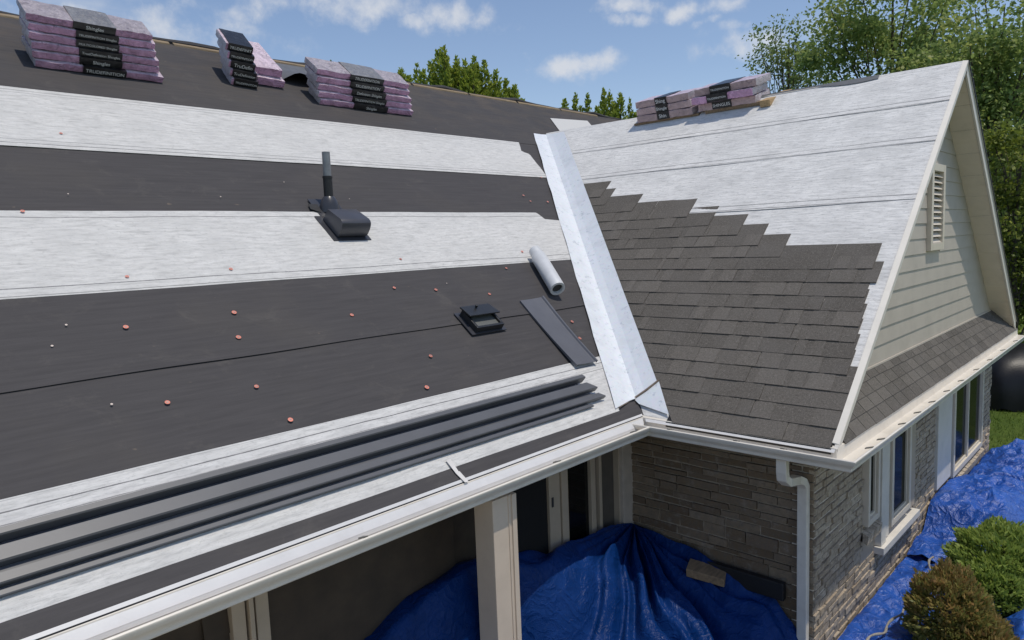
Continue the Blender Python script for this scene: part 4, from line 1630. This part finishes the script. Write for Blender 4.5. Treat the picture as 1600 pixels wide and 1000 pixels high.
def bundle(o, a, b, c, L, D, T, band, text, label, mats=('wrap', 'wrap_top', 'wrap_end'), group='bundles of shingles', bandmat='band', cover=None):
    """o front-lower-left corner; a along the front, b to the back, c up (unit vectors)"""
    o, a, b, c = (A_(x, float) for x in (o, a, b, c))
    bseed[0] += 1
    e = empty('shingle_bundle', o, label, 'bundle', group)
    m = MB()
    crumpled_box(o, a * L, b * D, c * T, 22, 7, 3, .0045, bseed[0], m, 1, .010)
    w = m.build('wrapper', [MAT[k] for k in mats], e, smooth=True)
    w.data.polygons.foreach_set('use_smooth', [True] * len(w.data.polygons))
    if band:
        b0, b1 = band
        m = MB()
        crumpled_box(o + a * b0 * L - b * .013 + c * .002, a * (b1 - b0) * L, b * (D + .020), c * (T + .0085), 8, 5, 3, .0015, bseed[0] + 500, m, 1, .006)
        bd = m.build('label_band', [MAT[bandmat], MAT[cover or bandmat], MAT[bandmat]], e, smooth=True)
        bd.data.polygons.foreach_set('use_smooth', [True] * len(bd.data.polygons))
        if text:
            cu = bpy.data.curves.new('lettering', 'FONT')
            cu.body = text
            cu.size = T * .74
            cu.align_x = 'CENTER'
            cu.align_y = 'CENTER'
            cu.materials.append(MAT['ink'])
            to = bpy.data.objects.new('lettering', cu)
            COL.objects.link(to)
            bpy.context.view_layer.update()
            wdt = max(to.dimensions.x, .01)
            cu.size *= min(1.0, (b1 - b0) * L * .88 / wdt)
            bpy.context.view_layer.update()
            pos = o + a * (b0 + b1) * .5 * L + c * T * .5 - b * .0185
            rot = Matrix((a, c, -b)).transposed()
            dg_ = bpy.context.evaluated_depsgraph_get()
            lm = bpy.data.meshes.new_from_object(to.evaluated_get(dg_))
            bpy.data.objects.remove(to)
            bpy.data.curves.remove(cu)
            to = link('lettering', lm)
            to.parent = e
            to.matrix_parent_inverse = Matrix.Translation(-Vector(e.location))
            to.matrix_basis = Matrix.Translation(pos) @ rot.to_4x4()
    return e


AX, BX, NX = A_((1, 0, 0.)), A_((0, CM, SM)), A_((0, -SM, CM))


def yaw(a, b, ang):
    return a * math.cos(ang) + b * math.sin(ang), b * math.cos(ang) - a * math.sin(ang)


G1 = 'shingle bundles stacked near the main ridge'
# stack A, five bundles with a grey film over the top
posn = ['lowest', 'second lowest', 'middle', 'fourth up', 'topmost']
posn6 = ['lowest', 'second lowest', 'third up', 'fourth up', 'second from the top', 'topmost']
xA0, vA0 = on_main((54, 106))
xA1, _ = on_main((251, 127))
TA = .082
for k in range(6):
    a, b = yaw(AX, BX, random.uniform(-.025, .03))
    lab = '%s pink-wrapped bundle of the tallest stack, furthest left on the main roof' % posn6[k]
    if k == 5:
        lab = 'topmost bundle of the furthest-left stack, its top covered with crumpled grey film'
    slide = .031 * k
    bundle(M(xA0 - .012 * k + random.uniform(-.022, .022), vA0 + slide * 1., .012 + k * (TA * .85 + .008)), a, b, NX, (xA1 - xA0) - .012 * k, .34, TA * .85, (.345, .685), ['TRUDEFINITION', 'Shingles', 'TrueDefinition Shingles', 'MULTICOLORED Shingles', 'TRUDEFINITION Shingles', 'Shingles'][k], lab,
           group=G1, cover='band_grey' if k == 5 else None, mats=('wrap', 'wrap_film' if k == 5 else 'wrap_top', 'wrap_end'))
# stack B, left column with label ends forward, right column of two turned bundles
xB0, vB0 = on_main((360, 133))
xB1, _ = on_main((397, 137))
for k in range(5):
    a, b = yaw(AX, BX, -.10)
    lab = '%s dark-labelled bundle in the narrow second stack, ends facing down the roof' % posn[k]
    bundle(M(xB0 - .018 * k, vB0 + .045 * k, .012 + k * (TA + .004)), a, b, NX, (xB1 - xB0) + .02, .38, TA, (.08, .97), ['TRUDEFINITION', 'TruDefinition', 'TruDefin', 'TRUDEFINITION', 'TRUDEFINIT'][k], lab, group=G1)
xB2, vB2 = on_main((400, 133))
xB3, _ = on_main((442, 139))
for k in range(2):
    a, b = yaw(AX, BX, -.04)
    lab = ['lower pink bundle with tilted pale top, right of the narrow dark-labelled stack', 'upper pink bundle with creased pale top, right of the narrow dark-labelled stack'][k]
    bundle(M(xB2 - .0 - .03 * k, vB2 + .07 * k, .012 + k * (.10 + .004)), a, b, NX, xB3 - xB2, .88 - .1 * k, .10, None, None, lab, group=G1)
# stack C
xC0, vC0 = on_main((498, 164))
xC1, _ = on_main((639, 179))
for k in range(5):
    a, b = yaw(AX, BX, random.uniform(-.015, .01))
    lab = '%s pink-wrapped bundle of the third stack, nearest the tree tops' % posn[k]
    slide = .038 * k
    bundle(M(xC0 - .018 * k + random.uniform(-.01, .01), vC0 + slide, .012 + k * (TA * .9 + .008)), a, b, NX, (xC1 - xC0) - .01 * k, .34, TA * .9, (.335, .70),
           ['Shingles', 'TRUDEFINITION Shingles', 'Definition Shingles', 'TRUDEFINITION', 'TRUDEFINITION'][k], lab, group=G1, cover='band_grey' if k == 4 else None, mats=('wrap', 'wrap_film' if k == 4 else 'wrap_top', 'wrap_end'))

# bundles on the wing ridge, lying on planks
tl = RAD(17)
AW, BWv, NW = A_((0, -1., 0)), A_((math.cos(tl), 0, math.sin(tl))), A_((-math.sin(tl), 0, math.cos(tl)))
G2 = 'shingle bundles on the wing ridge'
TB = .102
sF = 3.92
oL = A_(W(sF, 6.24, .05))
zt = 0
# battens under the bundles
pl = MB()
ow = A_(W(sF + .005, 6.30, .020))
pl.obox(ow, AW * 1.1, BWv * .50, NW * .030)
tag(pl.build('wood_plank', MAT['wood_old'], None, bevel=.004), 'weathered plank under the smaller stack on the wing ridge', 'plank')
pl = MB()
ow = A_(W(sF + .01, 5.10, .020))
pl.obox(ow, AW * .86, BWv * .60, NW * .045)
tag(pl.build('wood_plank', MAT['wood_old'], None, bevel=.004), 'brown plank in the shade under the larger stack on the wing ridge', 'plank')
pl = MB()
aw, bw2 = yaw(AW, BWv, .0)
ow = A_(W(sF - .04, 4.265, .022))
pl.obox(ow, AW * .14, BWv * .78, NW * .085)
tag(pl.build('wood_plank', MAT['wood_new'], None, bevel=.004), 'bright new lumber block at the end of the larger stack on the wing ridge', 'plank')
for k in range(3):
    lab = '%s of the three dusty bundles in the smaller stack on the wing ridge' % ['bottom one', 'middle one', 'top one'][k]
    bundle(A_(W(sF, 6.22 + .004 * k, .055)) + NW * k * (TB + .004) + BWv * .02 * k, AW, BWv, NW, .94 - .02 * k, .46, TB, (.38, .60), ['Shin', 'Shingle', 'Shing'][k], lab, mats=('wrap_tan', 'wrap_top', 'wrap_end'), group=G2)
offs = [(.0, .05), (.06, .0), (.03, .03)]
for k in range(3):
    lab = '%s of the three bundles in the larger stack on the wing ridge' % ['lowest, shaded one', 'middle, lilac-ended one', 'topmost, furthest right one'][k]
    dd = [0.05, -.02, 0.03][k]
    bundle(A_(W(sF, 5.20 - [.0, -.06, -.02][k], .070)) + NW * k * (TB + .006) + BWv * (.03 - [.0, .05, .0][k]), AW, BWv, NW, [.86, .92, .92][k], .50, TB, (.26, .60), ['SHINGLES', 'TRUDEFINITION', 'TRUDEFINITION'][k], lab,
           mats=(('wrap', 'wrap_top', 'wrap_end') if k == 1 else ('wrap_tan', 'wrap_top', 'wrap_end')), group=G2)

# ------------------------------------------------------------------ tarps
def grid_obj(name, P_, mat, label, cat, group=None, thick=.004):
    nj, ni = P_.shape[:2]
    vs = P_.reshape(-1, 3)
    fs2 = [(j * ni + i, j * ni + i + 1, (j + 1) * ni + i + 1, (j + 1) * ni + i) for j in range(nj - 1) for i in range(ni - 1)]
    o = link(name, mesh(name, vs, fs2, mat, None, True))
    return tag(o, label, cat, group)


def fbm(x, y, seed, octaves=5, f0=1., gain=.5, ridged=False):
    r = np.random.default_rng(seed)
    out = np.zeros_like(x)
    amp = 1.
    f = f0
    for _ in range(octaves):
        s = np.zeros_like(x)
        for _k in range(4):
            th = r.uniform(0, 6.28)
            ph = r.uniform(0, 6.28)
            ff_ = f * r.uniform(.7, 1.4)
            s += np.sin((x * math.cos(th) + y * math.sin(th)) * ff_ * 6.28 + ph + 1.3 * np.sin((x * math.sin(th) - y * math.cos(th)) * ff_ * 4 + ph * 2))
        s /= 4
        if ridged:
            s = 1 - 2 * np.abs(s)
        out += amp * s
        amp *= gain
        f *= 1.95
    return out


# porch tarp: pleats fan out from a gathered point in the corner
xc, yc = XB - .03, YP - .14
nphi, nr = 190, 90
PH, RR = np.meshgrid(np.linspace(-.06, math.pi / 2 - .0, nphi), np.linspace(0, 1, nr) ** 1.1 * 4.2, indexing='xy')
zb = np.interp(RR, [0, .3, .65, 1.1, 1.65, 2.3, 2.75, 3.25, 4.2], [-1.22, -1.19, -1.14, -1.08, -1.00, -.84, -.92, -1.08, -1.6])
zs = np.interp(RR, [0, .12, .5, .75, 1.15, 1.5, 1.68, 1.75, 1.95, 4.2], [-1.22, -1.25, -1.33, -1.35, -1.46, -1.56, -1.78, -1.92, -2.12, -2.14])
tt = np.clip(PH / (math.pi / 2), 0, 1)
zmid = -1.22 - .34 * RR ** 1.05 - .05 * RR
sm = lambda t_: t_ * t_ * (3 - 2 * t_)
w0, w1 = np.clip(1 - tt / np.interp(RR, [1.0, 1.9], [.42, .09]), 0, 1), np.clip((tt - .72) / .28, 0, 1)
Zt = zb * sm(w0) + zs * sm(w1) + zmid * (1 - sm(w0)) * (1 - sm(w1)) + 0 * RR
Zt = np.where(sm(w0) + sm(w1) > 0, zb * sm(w0) + (1 - sm(w0)) * (zs * sm(w1) + zmid * (1 - sm(w1))), zmid)
env = np.clip(RR / .35, 0, 1) * np.clip(1.25 - RR / 3.4, .25, 1)
warp = PH + .05 * np.sin(RR * 3.1) + .03 * np.sin(RR * 7 + PH * 9)
pleat = .075 * np.sin(warp * 21) + .055 * np.sin(warp * 37 + 1.1) + .030 * np.sin(warp * 59 + 2.)
pleat *= (.35 + .65 * np.exp(-((tt - .52) / .30) ** 2))
Xt = xc - RR * np.cos(PH)
Yt = yc - RR * np.sin(PH)
Zt = Zt + env * pleat + env * .020 * fbm(Xt, Yt, 5, 4, .9) + env * .010 * fbm(Xt, Yt, 6, 3, 3.2, .5, True)
Zt = np.maximum(Zt, GZ + .012)
Xt = np.minimum(Xt, XB - .045)
grid_obj('blue_tarp', np.stack([Xt, Yt, Zt], -1), MAT['tarp_shaded'], 'shade-darkened blue tarp fanning out in pleats from the shaded porch corner', 'tarp')
# dark box standing in for the shaded gap between tarp and stone wall
bl = MB()
bl.box((XB - .10, 2.42, -1.52), (XB - .035, 3.34, -1.36))
part = bl.build('gap_shade_box', MAT['rubber'], house, bevel=.01)
# wood block lying on the tarp
pc = plane_hit((1110, 895), (0, 0, 1), -1.30)
def tarp_z(x, y):
    r_ = math.hypot(x - xc, y - yc)
    ph_ = math.atan2(yc - y, xc - x)
    i = int(round((ph_ + .06) / (math.pi / 2 + .06) * (nphi - 1)))
    j = int(round((r_ / 4.2) ** (1 / 1.1) * (nr - 1)))
    i, j = min(max(i, 0), nphi - 1), min(max(j, 0), nr - 1)
    return Zt[j, i]
best = None
for t in np.linspace(3.5, 8, 400):
    d_ = ray((1110, 898))
    p_ = CAM + d_ * t
    if p_[2] <= tarp_z(p_[0], p_[1]) + .03:
        best = p_
        break
if best is None:
    best = A_((5.6, 3.0, -1.4))
wb = MB()
dx = A_((.10, -.33, -.045))
wb.obox(best - dx * .5 + A_((.06, .05, .0)), dx, A_((-.165, -.05, -.03)), A_((.0, 0, .075)))
tag(wb.build('wood_block', MAT['wood_old'], None, bevel=.006), 'short weathered wood block weighing down the porch tarp by the stone wall', 'wood block')


def tarp_patch(name, x0, x1, yw, yo, zfun, seed, label, nx=150, ny=60, amp=.05):
    xs = np.linspace(x0, x1, nx)
    ts = np.linspace(0, 1, ny)
    Xg, Tg = np.meshgrid(xs, ts)
    Yo = np.array([yo(x_) for x_ in xs])[None, :]
    Yg = yw + (Yo - yw) * Tg + .03 * np.sin(Xg * 6) * Tg
    Zg = zfun(Xg, Tg, Yg)
    e_ = np.sin(np.pi * np.clip(Tg * 1.15 + .08, 0, 1)) * .8 + .2
    Zg = Zg + amp * e_ * (.55 * fbm(Xg, Yg, seed, 4, .8, .55) + .55 * fbm(Xg, Yg, seed + 1, 3, 1.3, .5, True)) + amp * .3
    fw_ = fbm(Xg * .5, Yg * .5, seed + 7, 3, .6)
    Zg = Zg + amp * .9 * np.clip(Tg / .10, 0, 1) * (1 - np.abs(np.sin(Xg * 3.1 + Yg * 1.6 + 1.9 * fw_))) ** 2 + amp * .5 * np.clip(Tg / .1, 0, 1) * (1 - np.abs(np.sin(Yg * 5.3 - Xg * 1.2 + 2.3 * fw_))) ** 3
    Zg = np.maximum(Zg, GZ + .014 + .02 * (1 + np.sin(Xg * 9 + Yg * 5)) * .5)
    return grid_obj(name, np.stack([Xg, Yg, Zg], -1), MAT['tarp'], label, 'tarp', 'blue tarps along the brick wall')


def z_near(X_, T_, Y_):
    return GZ + .05 * np.exp(-((T_ - .0) / .14) ** 2) + .10 * np.exp(-((T_ - .55) / .25) ** 2) * (.5 + .5 * np.sin(X_ * 2.3)) + .03


tarp_patch('blue_tarp', 6.2, 9.3, YB - .03, lambda x_: 1.42 - .25 * max(0, min(1, (x_ - 6.8) / 1.0)) + .07 * math.sin(x_ * 5.3), z_near, 41, 'crumpled blue tarp on the ground along the brick wall, nearest the shrubs', amp=.06)


def z_box(X_, T_, Y_):
    bx_ = 1 / (1 + np.exp(-(X_ - 9.55) * 14)) * 1 / (1 + np.exp((X_ - 11.3) * 7))
    by_ = 1 / (1 + np.exp(-(Y_ - 1.25) * 12))
    return GZ + .06 + .36 * bx_ * by_ + .10 * np.exp(-((X_ - 9.1) / .35) ** 2) * by_


tarp_patch('blue_tarp', 8.7, 12.0, YB - .03, lambda x_: .98 + .10 * math.sin(x_ * 3.7 + 1), z_box, 52, 'blue tarp folded over a low box under the windows', amp=.075)


def z_far(X_, T_, Y_):
    return GZ + .05 + .26 * np.exp(-((X_ - 12.9) / .8) ** 2 - ((Y_ - 1.65) / .55) ** 2) + .12 * np.exp(-((X_ - 12.0) / .35) ** 2)


tarp_patch('blue_tarp', 11.5, 13.9, YB - .03, lambda x_: .75 + .25 * math.sin(x_ * 2.1), z_far, 63, 'bright blue tarp heaped at the far corner of the brick wall', amp=.10)


def z_strip(X_, T_, Y_):
    return GZ + .06 + .16 * np.exp(-((T_ - .5) / .22) ** 2)


tarp_patch('blue_tarp', 7.2, 8.9, 1.12, lambda x_: .62 + .10 * (x_ - 7.2), z_strip, 74, 'twisted end of blue tarp on the ground beside the russet shrub', amp=.05, nx=90, ny=40)
# frayed rope along the edge of the near tarp
rp = MB()
rpts = []
for k in range(40):
    t = k / 39
    x_ = 6.4 + t * 2.2
    rpts.append((x_, YB - .30 - .10 * math.sin(t * 3) + .02 * math.sin(k * .9), GZ + .20 + .02 * math.sin(k * .7)))
rp.tube(rpts, [.011 + .003 * math.sin(k * 2.1) for k in range(40)], 8)
tag(rp.build('rope', MAT['rope'], None, smooth=True), 'straw-coloured rope lying along the blue tarp beside the brick wall', 'rope')

# ------------------------------------------------------------------ plants
def leaf_quads(C_, N_, size, rng, aspect=.5, up=0.0):
    """leaf shaped quads at C_ (n,3) with axis directions around N_"""
    n_ = len(C_)
    ax = N_ + rng.normal(0, .45, (n_, 3))
    ax[:, 2] += up
    ax /= np.linalg.norm(ax, axis=1, keepdims=True) + 1e-9
    rnd = rng.normal(0, 1, (n_, 3))
    sd_ = np.cross(ax, rnd)
    sd_ /= np.linalg.norm(sd_, axis=1, keepdims=True) + 1e-9
    s = (size * rng.uniform(.6, 1.35, n_))[:, None]
    V_ = np.empty((n_, 4, 3))
    V_[:, 0] = C_ - ax * s * .5
    V_[:, 1] = C_ + sd_ * s * aspect * .5
    V_[:, 2] = C_ + ax * s * .5
    V_[:, 3] = C_ - sd_ * s * aspect * .5
    return V_


def tree(name, base, top_z, crown, n_leaf, size, mat, label, seed, limbs=14, group=None, gap=.35, trunk_r=.16, clump=.42, cat='tree'):
    """crown: list of ellipsoids (dx, dy, z, rx, ry, rz)"""
    rng = np.random.default_rng(seed)
    r = random.Random(seed)
    e = empty(name, base, label, cat, group)
    bx_, by_, bz_ = base
    tr = MB()
    zc = np.mean([c[2] for c in crown])
    npt = 8
    tpts = []
    for k in range(npt):
        t = k / (npt - 1)
        tpts.append((bx_ + .15 * math.sin(t * 4 + seed) * t, by_ + .15 * math.cos(t * 3 + seed) * t, bz_ - .1 + t * (top_z * .92 - bz_)))
    tr.tube(tpts, [trunk_r * (1 - .85 * k / (npt - 1)) for k in range(npt)], 8)
    cl = []
    for (dx_, dy_, z_, rx, ry, rz) in crown:
        m_ = max(5, int(limbs * rx * rz))
        for k in range(m_):
            d = rng.normal(0, 1, 3)
            d /= np.linalg.norm(d)
            rad = rng.uniform(.35, 1.) ** .6
            c = A_((bx_ + dx_ + d[0] * rx * rad, by_ + dy_ + d[1] * ry * rad, z_ + d[2] * rz * rad))
            cl.append(c)
    cl = A_(cl)
    for c in cl[:: max(1, len(cl) // 26)]:
        t = min(.92, max(.15, (c[2] - bz_) / (top_z - bz_) - r.uniform(.12, .3)))
        k = int(t * (npt - 1))
        s = A_(tpts[k])
        mid = (s + c) / 2 + A_((r.uniform(-.2, .2), r.uniform(-.2, .2), r.uniform(.0, .25)))
        tr.tube([s, mid, c], [trunk_r * .34 * (1 - .5 * t), trunk_r * .2 * (1 - .5 * t), .012], 6, cap=False)
    tr.build('trunk', MAT['bark'], e, smooth=True)
    per = rng.dirichlet(np.full(len(cl), 2.5)) * n_leaf
    Cs, Ns, Ts = [], [], []
    for c, k in zip(cl, per):
        k = max(4, int(k))
        d = rng.normal(0, 1, (k, 3))
        d *= (clump * rng.uniform(.5, 1.15)) * A_((1, 1, .72))
        Cs.append(c + d)
        Ns.append(d / (np.linalg.norm(d, axis=1, keepdims=True) + 1e-6) + A_((0, 0, -.15)))
        Ts.append(np.clip(rng.normal(rng.uniform(.1, .85), .18, k), 0, 1))
    Cs, Ns, Ts = np.concatenate(Cs), np.concatenate(Ns), np.concatenate(Ts)
    tri_soup('crown', leaf_quads(Cs, Ns, size, rng, .62), mat, Ts, e)
    return e


def dirpos(px, dist, z=GZ):
    d = ray((px, 360))
    d = d / math.hypot(d[0], d[1])
    return (CAM[0] + d[0] * dist, CAM[1] + d[1] * dist, z)


def hz(px, py, dist):                 # height seen at a pixel when the thing stands at that distance
    d = ray((px, py))
    d = d / math.hypot(d[0], d[1])
    return CAM[2] + d[2] * dist


GT = 'trees behind the house'
D = 30
b = dirpos(1228, D)
tree('airy_tree', b, hz(1228, 25, D), [(0, 0, hz(1228, 62, D), 1.35, 1.3, 1.0), (.3, -.6, hz(1250, 110, D), 1.3, 1.2, .8), (-.2, .6, hz(1200, 95, D), .9, .9, .7), (0, 0, hz(1230, 170, D), 1.2, 1.2, 1.0)],
     4600, .125, LEAF['dark'], 'thin airy tree with sky showing through, just right of the bundles on the wing ridge', 201, 22, GT, clump=.30, trunk_r=.13)
D = 27
b = dirpos(1385, D)
tree('broadleaf_tree', b, hz(1385, -45, D), [(0, 0, hz(1385, 20, D), 2.1, 2.0, 1.6), (-.4, 1.3, hz(1330, 70, D), 1.3, 1.3, 1.1), (.3, -1.3, hz(1440, 60, D), 1.5, 1.5, 1.2), (0, 0, hz(1385, 150, D), 2.5, 2.3, 1.5)],
     17000, .145, LEAF['broad'], 'tall dense broadleaf tree rising above the middle of the wing ridge', 202, 11, GT, trunk_r=.2)
D = 24
b = dirpos(1545, D)
tree('broadleaf_tree', b, hz(1545, -5, D), [(0, 0, hz(1540, 50, D), 1.3, 1.3, 1.0), (.2, -.8, hz(1575, 110, D), 1.5, 1.5, 1.2), (-.2, .7, hz(1510, 120, D), 1.2, 1.2, 1.1), (0, -.3, hz(1550, 210, D), 1.9, 1.9, 1.3)],
     13000, .13, LEAF['broad'], 'broadleaf tree with yellowing leaf clumps standing behind the gable peak', 203, 13, GT, trunk_r=.18)
D = 36
b = dirpos(1465, D)
tree('broadleaf_tree', b, hz(1465, 60, D), [(0, 0, hz(1465, 110, D), 1.5, 1.8, 1.3), (0, 0, hz(1465, 190, D), 2.4, 2.4, 1.6)], 7000, .21, LEAF['dark'],
     'darker tree further back in the gap left of the gable peak', 204, 9, GT)
D = 30
b = dirpos(1625, D)
tree('broadleaf_tree', b, hz(1620, 40, D), [(0, 0, hz(1620, 110, D), 2.0, 2.0, 1.8), (0, 0, hz(1620, 210, D), 2.6, 2.6, 2.0), (0, .5, hz(1590, 300, D), 2.0, 2.0, 1.6)], 14000, .16, LEAF['broad'],
     'broadleaf tree cut off by the right edge of the picture', 205, 9, GT)
D = 21
b = dirpos(1592, D)
tree('leafy_bush', b, hz(1590, 195, D), [(0, 0, hz(1590, 260, D), 1.15, 1.1, .9), (.1, .2, hz(1585, 340, D), 1.25, 1.2, 1.0), (0, -.3, hz(1600, 430, D), 1.4, 1.3, 1.0)], 13000, .11, LEAF['bright'],
     'bright yellow-green bushy tree beside the far rake of the gable', 206, 26, GT, clump=.28, trunk_r=.1)
D = 25
b = dirpos(1585, D)
tree('leafy_bush', b, hz(1580, 430, D), [(0, 0, hz(1580, 520, D), 2.2, 1.6, 1.2), (.3, .8, hz(1565, 500, D), 1.4, 1.4, 1.0), (.2, -1.2, hz(1610, 530, D), 1.6, 1.4, 1.1)], 16000, .12, LEAF['green'],
     'low leafy green bush at the edge of the lawn behind the black-covered heap', 207, 16, GT, clump=.3, trunk_r=.1)
D = 46
b = dirpos(1560, D)
tree('broadleaf_tree', b, hz(1560, 180, D), [(0, 0, hz(1560, 330, D), 4., 3., 2.2), (2, -4, hz(1600, 350, D), 5, 3, 2.4), (0, 2, hz(1540, 420, D), 4, 4, 2.5)], 16000, .34, LEAF['dark'],
     'dark tree mass far behind the bright bushy tree at the right', 208, 4, GT, clump=.9)


def spire_tree(name, base, spires, mat, label, seed, n_leaf, size, group=GT):
    """a shrubby tree top of upright shoots; spires: (dx along view-right, dy, top z, radius, length)"""
    rng = np.random.default_rng(seed)
    e = empty(name, base, label, 'tree', group)
    tr = MB()
    tr.tube([base, (base[0], base[1], max(s[2] for s in spires) * .8)], [.14, .04], 8)
    Cs, Ns, Ts = [], [], []
    R3 = A_((RGT[0], RGT[1], 0))
    R3 /= np.linalg.norm(R3)
    F3 = A_((-R3[1], R3[0], 0))
    tot = sum(s[3] * s[4] for s in spires)
    for (dx_, dy_, zt_, rad, ln) in spires:
        k = int(n_leaf * rad * ln / tot)
        t = rng.beta(1.2, 1.5, k)
        rr = rad * (1 - t) ** .75 * rng.uniform(.25, 1.05, k) + .02
        th = rng.uniform(0, 6.28, k)
        ctr = A_(base)[None, :] * A_((1, 1, 0)) + R3 * dx_ + F3 * dy_
        ctr = ctr + A_((0, 0, 1))[None, :] * (zt_ - ln + t * ln)[:, None]
        lump = 1 + .3 * np.sin(t * 23 + th * 2 + dx_ * 9)
        off = (np.cos(th) * rr * lump)[:, None] * R3 + (np.sin(th) * rr * lump)[:, None] * F3
        Cs.append(ctr + off)
        nn2 = off / (np.linalg.norm(off, axis=1, keepdims=True) + 1e-6) * .8
        nn2[:, 2] += 1.0
        Ns.append(nn2)
        Ts.append(np.clip(rng.normal(.5, .25, k) + .25 * (t - .5), 0, 1))
        b0_ = A_(base) * A_((1, 1, 0)) + R3 * dx_ + F3 * dy_ + A_((0, 0, zt_ - ln))
        tr.tube([A_((base[0], base[1], zt_ - ln - .8)), b0_, b0_ + A_((0, 0, ln * .9))], [.03, .025, .006], 6, cap=False)
    tr.build('trunk', MAT['bark'], e, smooth=True)
    tri_soup('crown', leaf_quads(np.concatenate(Cs), np.concatenate(Ns), size, rng, .5), mat, np.concatenate(Ts), e)
    return e


def spires_for(cx, dist, tops, seed, rad=(.16, .30)):
    r = random.Random(seed)
    out = []
    for (px_, py_) in tops:
        dx_ = (px_ - cx) / FOC * dist * .985
        out.append((dx_, r.uniform(-.4, .4), hz(px_, py_, dist), r.uniform(*rad), r.uniform(.7, 1.3)))
        for _ in range(3):
            out.append((dx_ + r.uniform(-.3, .3), r.uniform(-.6, .6), hz(px_, py_ + r.uniform(14, 40), dist), r.uniform(*rad) * 1.2, r.uniform(.8, 1.4)))
    return out


D = 22
spire_tree('shrubby_tree', dirpos(720, D), spires_for(720, D, [(642, 105), (662, 92), (684, 88), (698, 74), (708, 76), (724, 80), (738, 92), (752, 84), (768, 98), (785, 112), (800, 118), (812, 132), (635, 122), (675, 110), (715, 100), (745, 110), (775, 125)], 1),
           LEAF['yew'], 'yellow-green tree of upright shoots behind the main ridge, largest of the tree tops there', 301, 20000, .13)
D = 23
spire_tree('shrubby_tree', dirpos(945, D), spires_for(945, D, [(890, 150), (905, 145), (925, 141), (948, 137), (958, 139), (972, 145), (985, 155), (998, 168), (915, 160), (965, 160), (885, 166)], 2, (.10, .19)),
           LEAF['yew'], 'yellow-green tree of upright shoots in the dip between the two ridges', 302, 11000, .12)
D = 24
spire_tree('shrubby_tree', dirpos(555, D), spires_for(555, D, [(537, 92), (545, 98), (564, 95), (572, 104)], 3, (.05, .09)),
           LEAF['dark'], 'small sparse tree tip showing above the third stack of bundles', 303, 900, .12)


def shrub(base, lobes, n_leaf, size, mat, label, seed, group=None):
    rng = np.random.default_rng(seed)
    e = empty('shrub', base, label, 'shrub', group)
    tr = MB()
    Cs, Ns, Ts = [], [], []
    for (dx_, dy_, dz_, rx, ry, rz, frac) in lobes:
        k = int(n_leaf * frac)
        d = rng.normal(0, 1, (k, 3))
        d /= np.linalg.norm(d, axis=1, keepdims=True)
        lump = 1 + .10 * np.sin(d[:, 0] * 9 + seed) * np.sin(d[:, 1] * 8) + .08 * np.sin(d[:, 2] * 13 + d[:, 0] * 6) + .05 * np.sin(d[:, 1] * 27) * np.sin(d[:, 0] * 25 + d[:, 2] * 21)
        rad = lump * (1 - .30 * rng.beta(1, 2.4, k))
        c = A_(base) + A_((dx_, dy_, dz_)) + d * A_((rx, ry, rz)) * rad[:, None]
        keep = c[:, 2] > base[2] + .01
        Cs.append(c[keep])
        Ns.append((d + A_((0, 0, .5)))[keep])
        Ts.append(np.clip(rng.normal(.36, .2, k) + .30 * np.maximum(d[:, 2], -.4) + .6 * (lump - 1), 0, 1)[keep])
        tr.tube([A_(base), A_(base) + A_((dx_ * .7, dy_ * .7, dz_)), A_(base) + A_((dx_, dy_, dz_ + rz * .6))], [.03, .025, .01], 6)
    tr.build('stem', MAT['bark'], e)
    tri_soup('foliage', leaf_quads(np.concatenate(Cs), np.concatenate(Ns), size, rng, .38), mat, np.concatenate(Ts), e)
    return e


pG = A_((8.62, 1.22, GZ))
shrub(tuple(pG), [(0, 0, .30, .56, .50, .40, .45), (.25, -.42, .28, .60, .52, .40, .3), (-.50, .02, .22, .42, .36, .30, .25)], 24000, .068, LEAF['green'],
      'large rounded green shrub behind the russet one beside the blue tarp', 401)
pR = A_((6.98, 1.38, GZ))
shrub(tuple(pR), [(0, 0, .36, .36, .34, .46, .55), (-.10, -.25, .20, .34, .32, .28, .25), (.28, -.14, .16, .33, .3, .26, .20)], 15000, .060, LEAF['russet'],
      'smaller rounded shrub with russet tips in front of the blue tarp', 402)

# ------------------------------------------------------------------ black-covered heap on the lawn
hx, hy = at_z((1572, 640), GZ)[:2]
uu, ww = np.meshgrid(np.linspace(0, 2 * math.pi, 60), np.linspace(0, 1, 26))
rx_ = 1.15 * (1 + .08 * np.sin(uu * 3 + 1) + .05 * np.sin(uu * 7))
prof_r = np.where(ww < .5, 1 - .15 * ww, np.sqrt(np.clip(1 - ((ww - .0)) ** 2, 0, 1)) * 1.07)
prof_r = (1 - ww ** 2.6) ** .5
Xh = hx + 1.0 + rx_ * 1.1 * prof_r * np.cos(uu)
Yh = hy - .15 + rx_ * .95 * prof_r * np.sin(uu)
Zh = GZ + 1.25 * ww ** .8 + .05 * np.sin(uu * 11 + ww * 5) * (1 - ww) + .04 * fbm(Xh, Yh, 9, 3, .8) * (1 - ww * .5)
grid_obj('covered_heap', np.stack([Xh, Yh, Zh], -1), MAT['blackfilm'], 'heap wrapped in black plastic sheeting on the lawn past the house corner', 'covered heap')
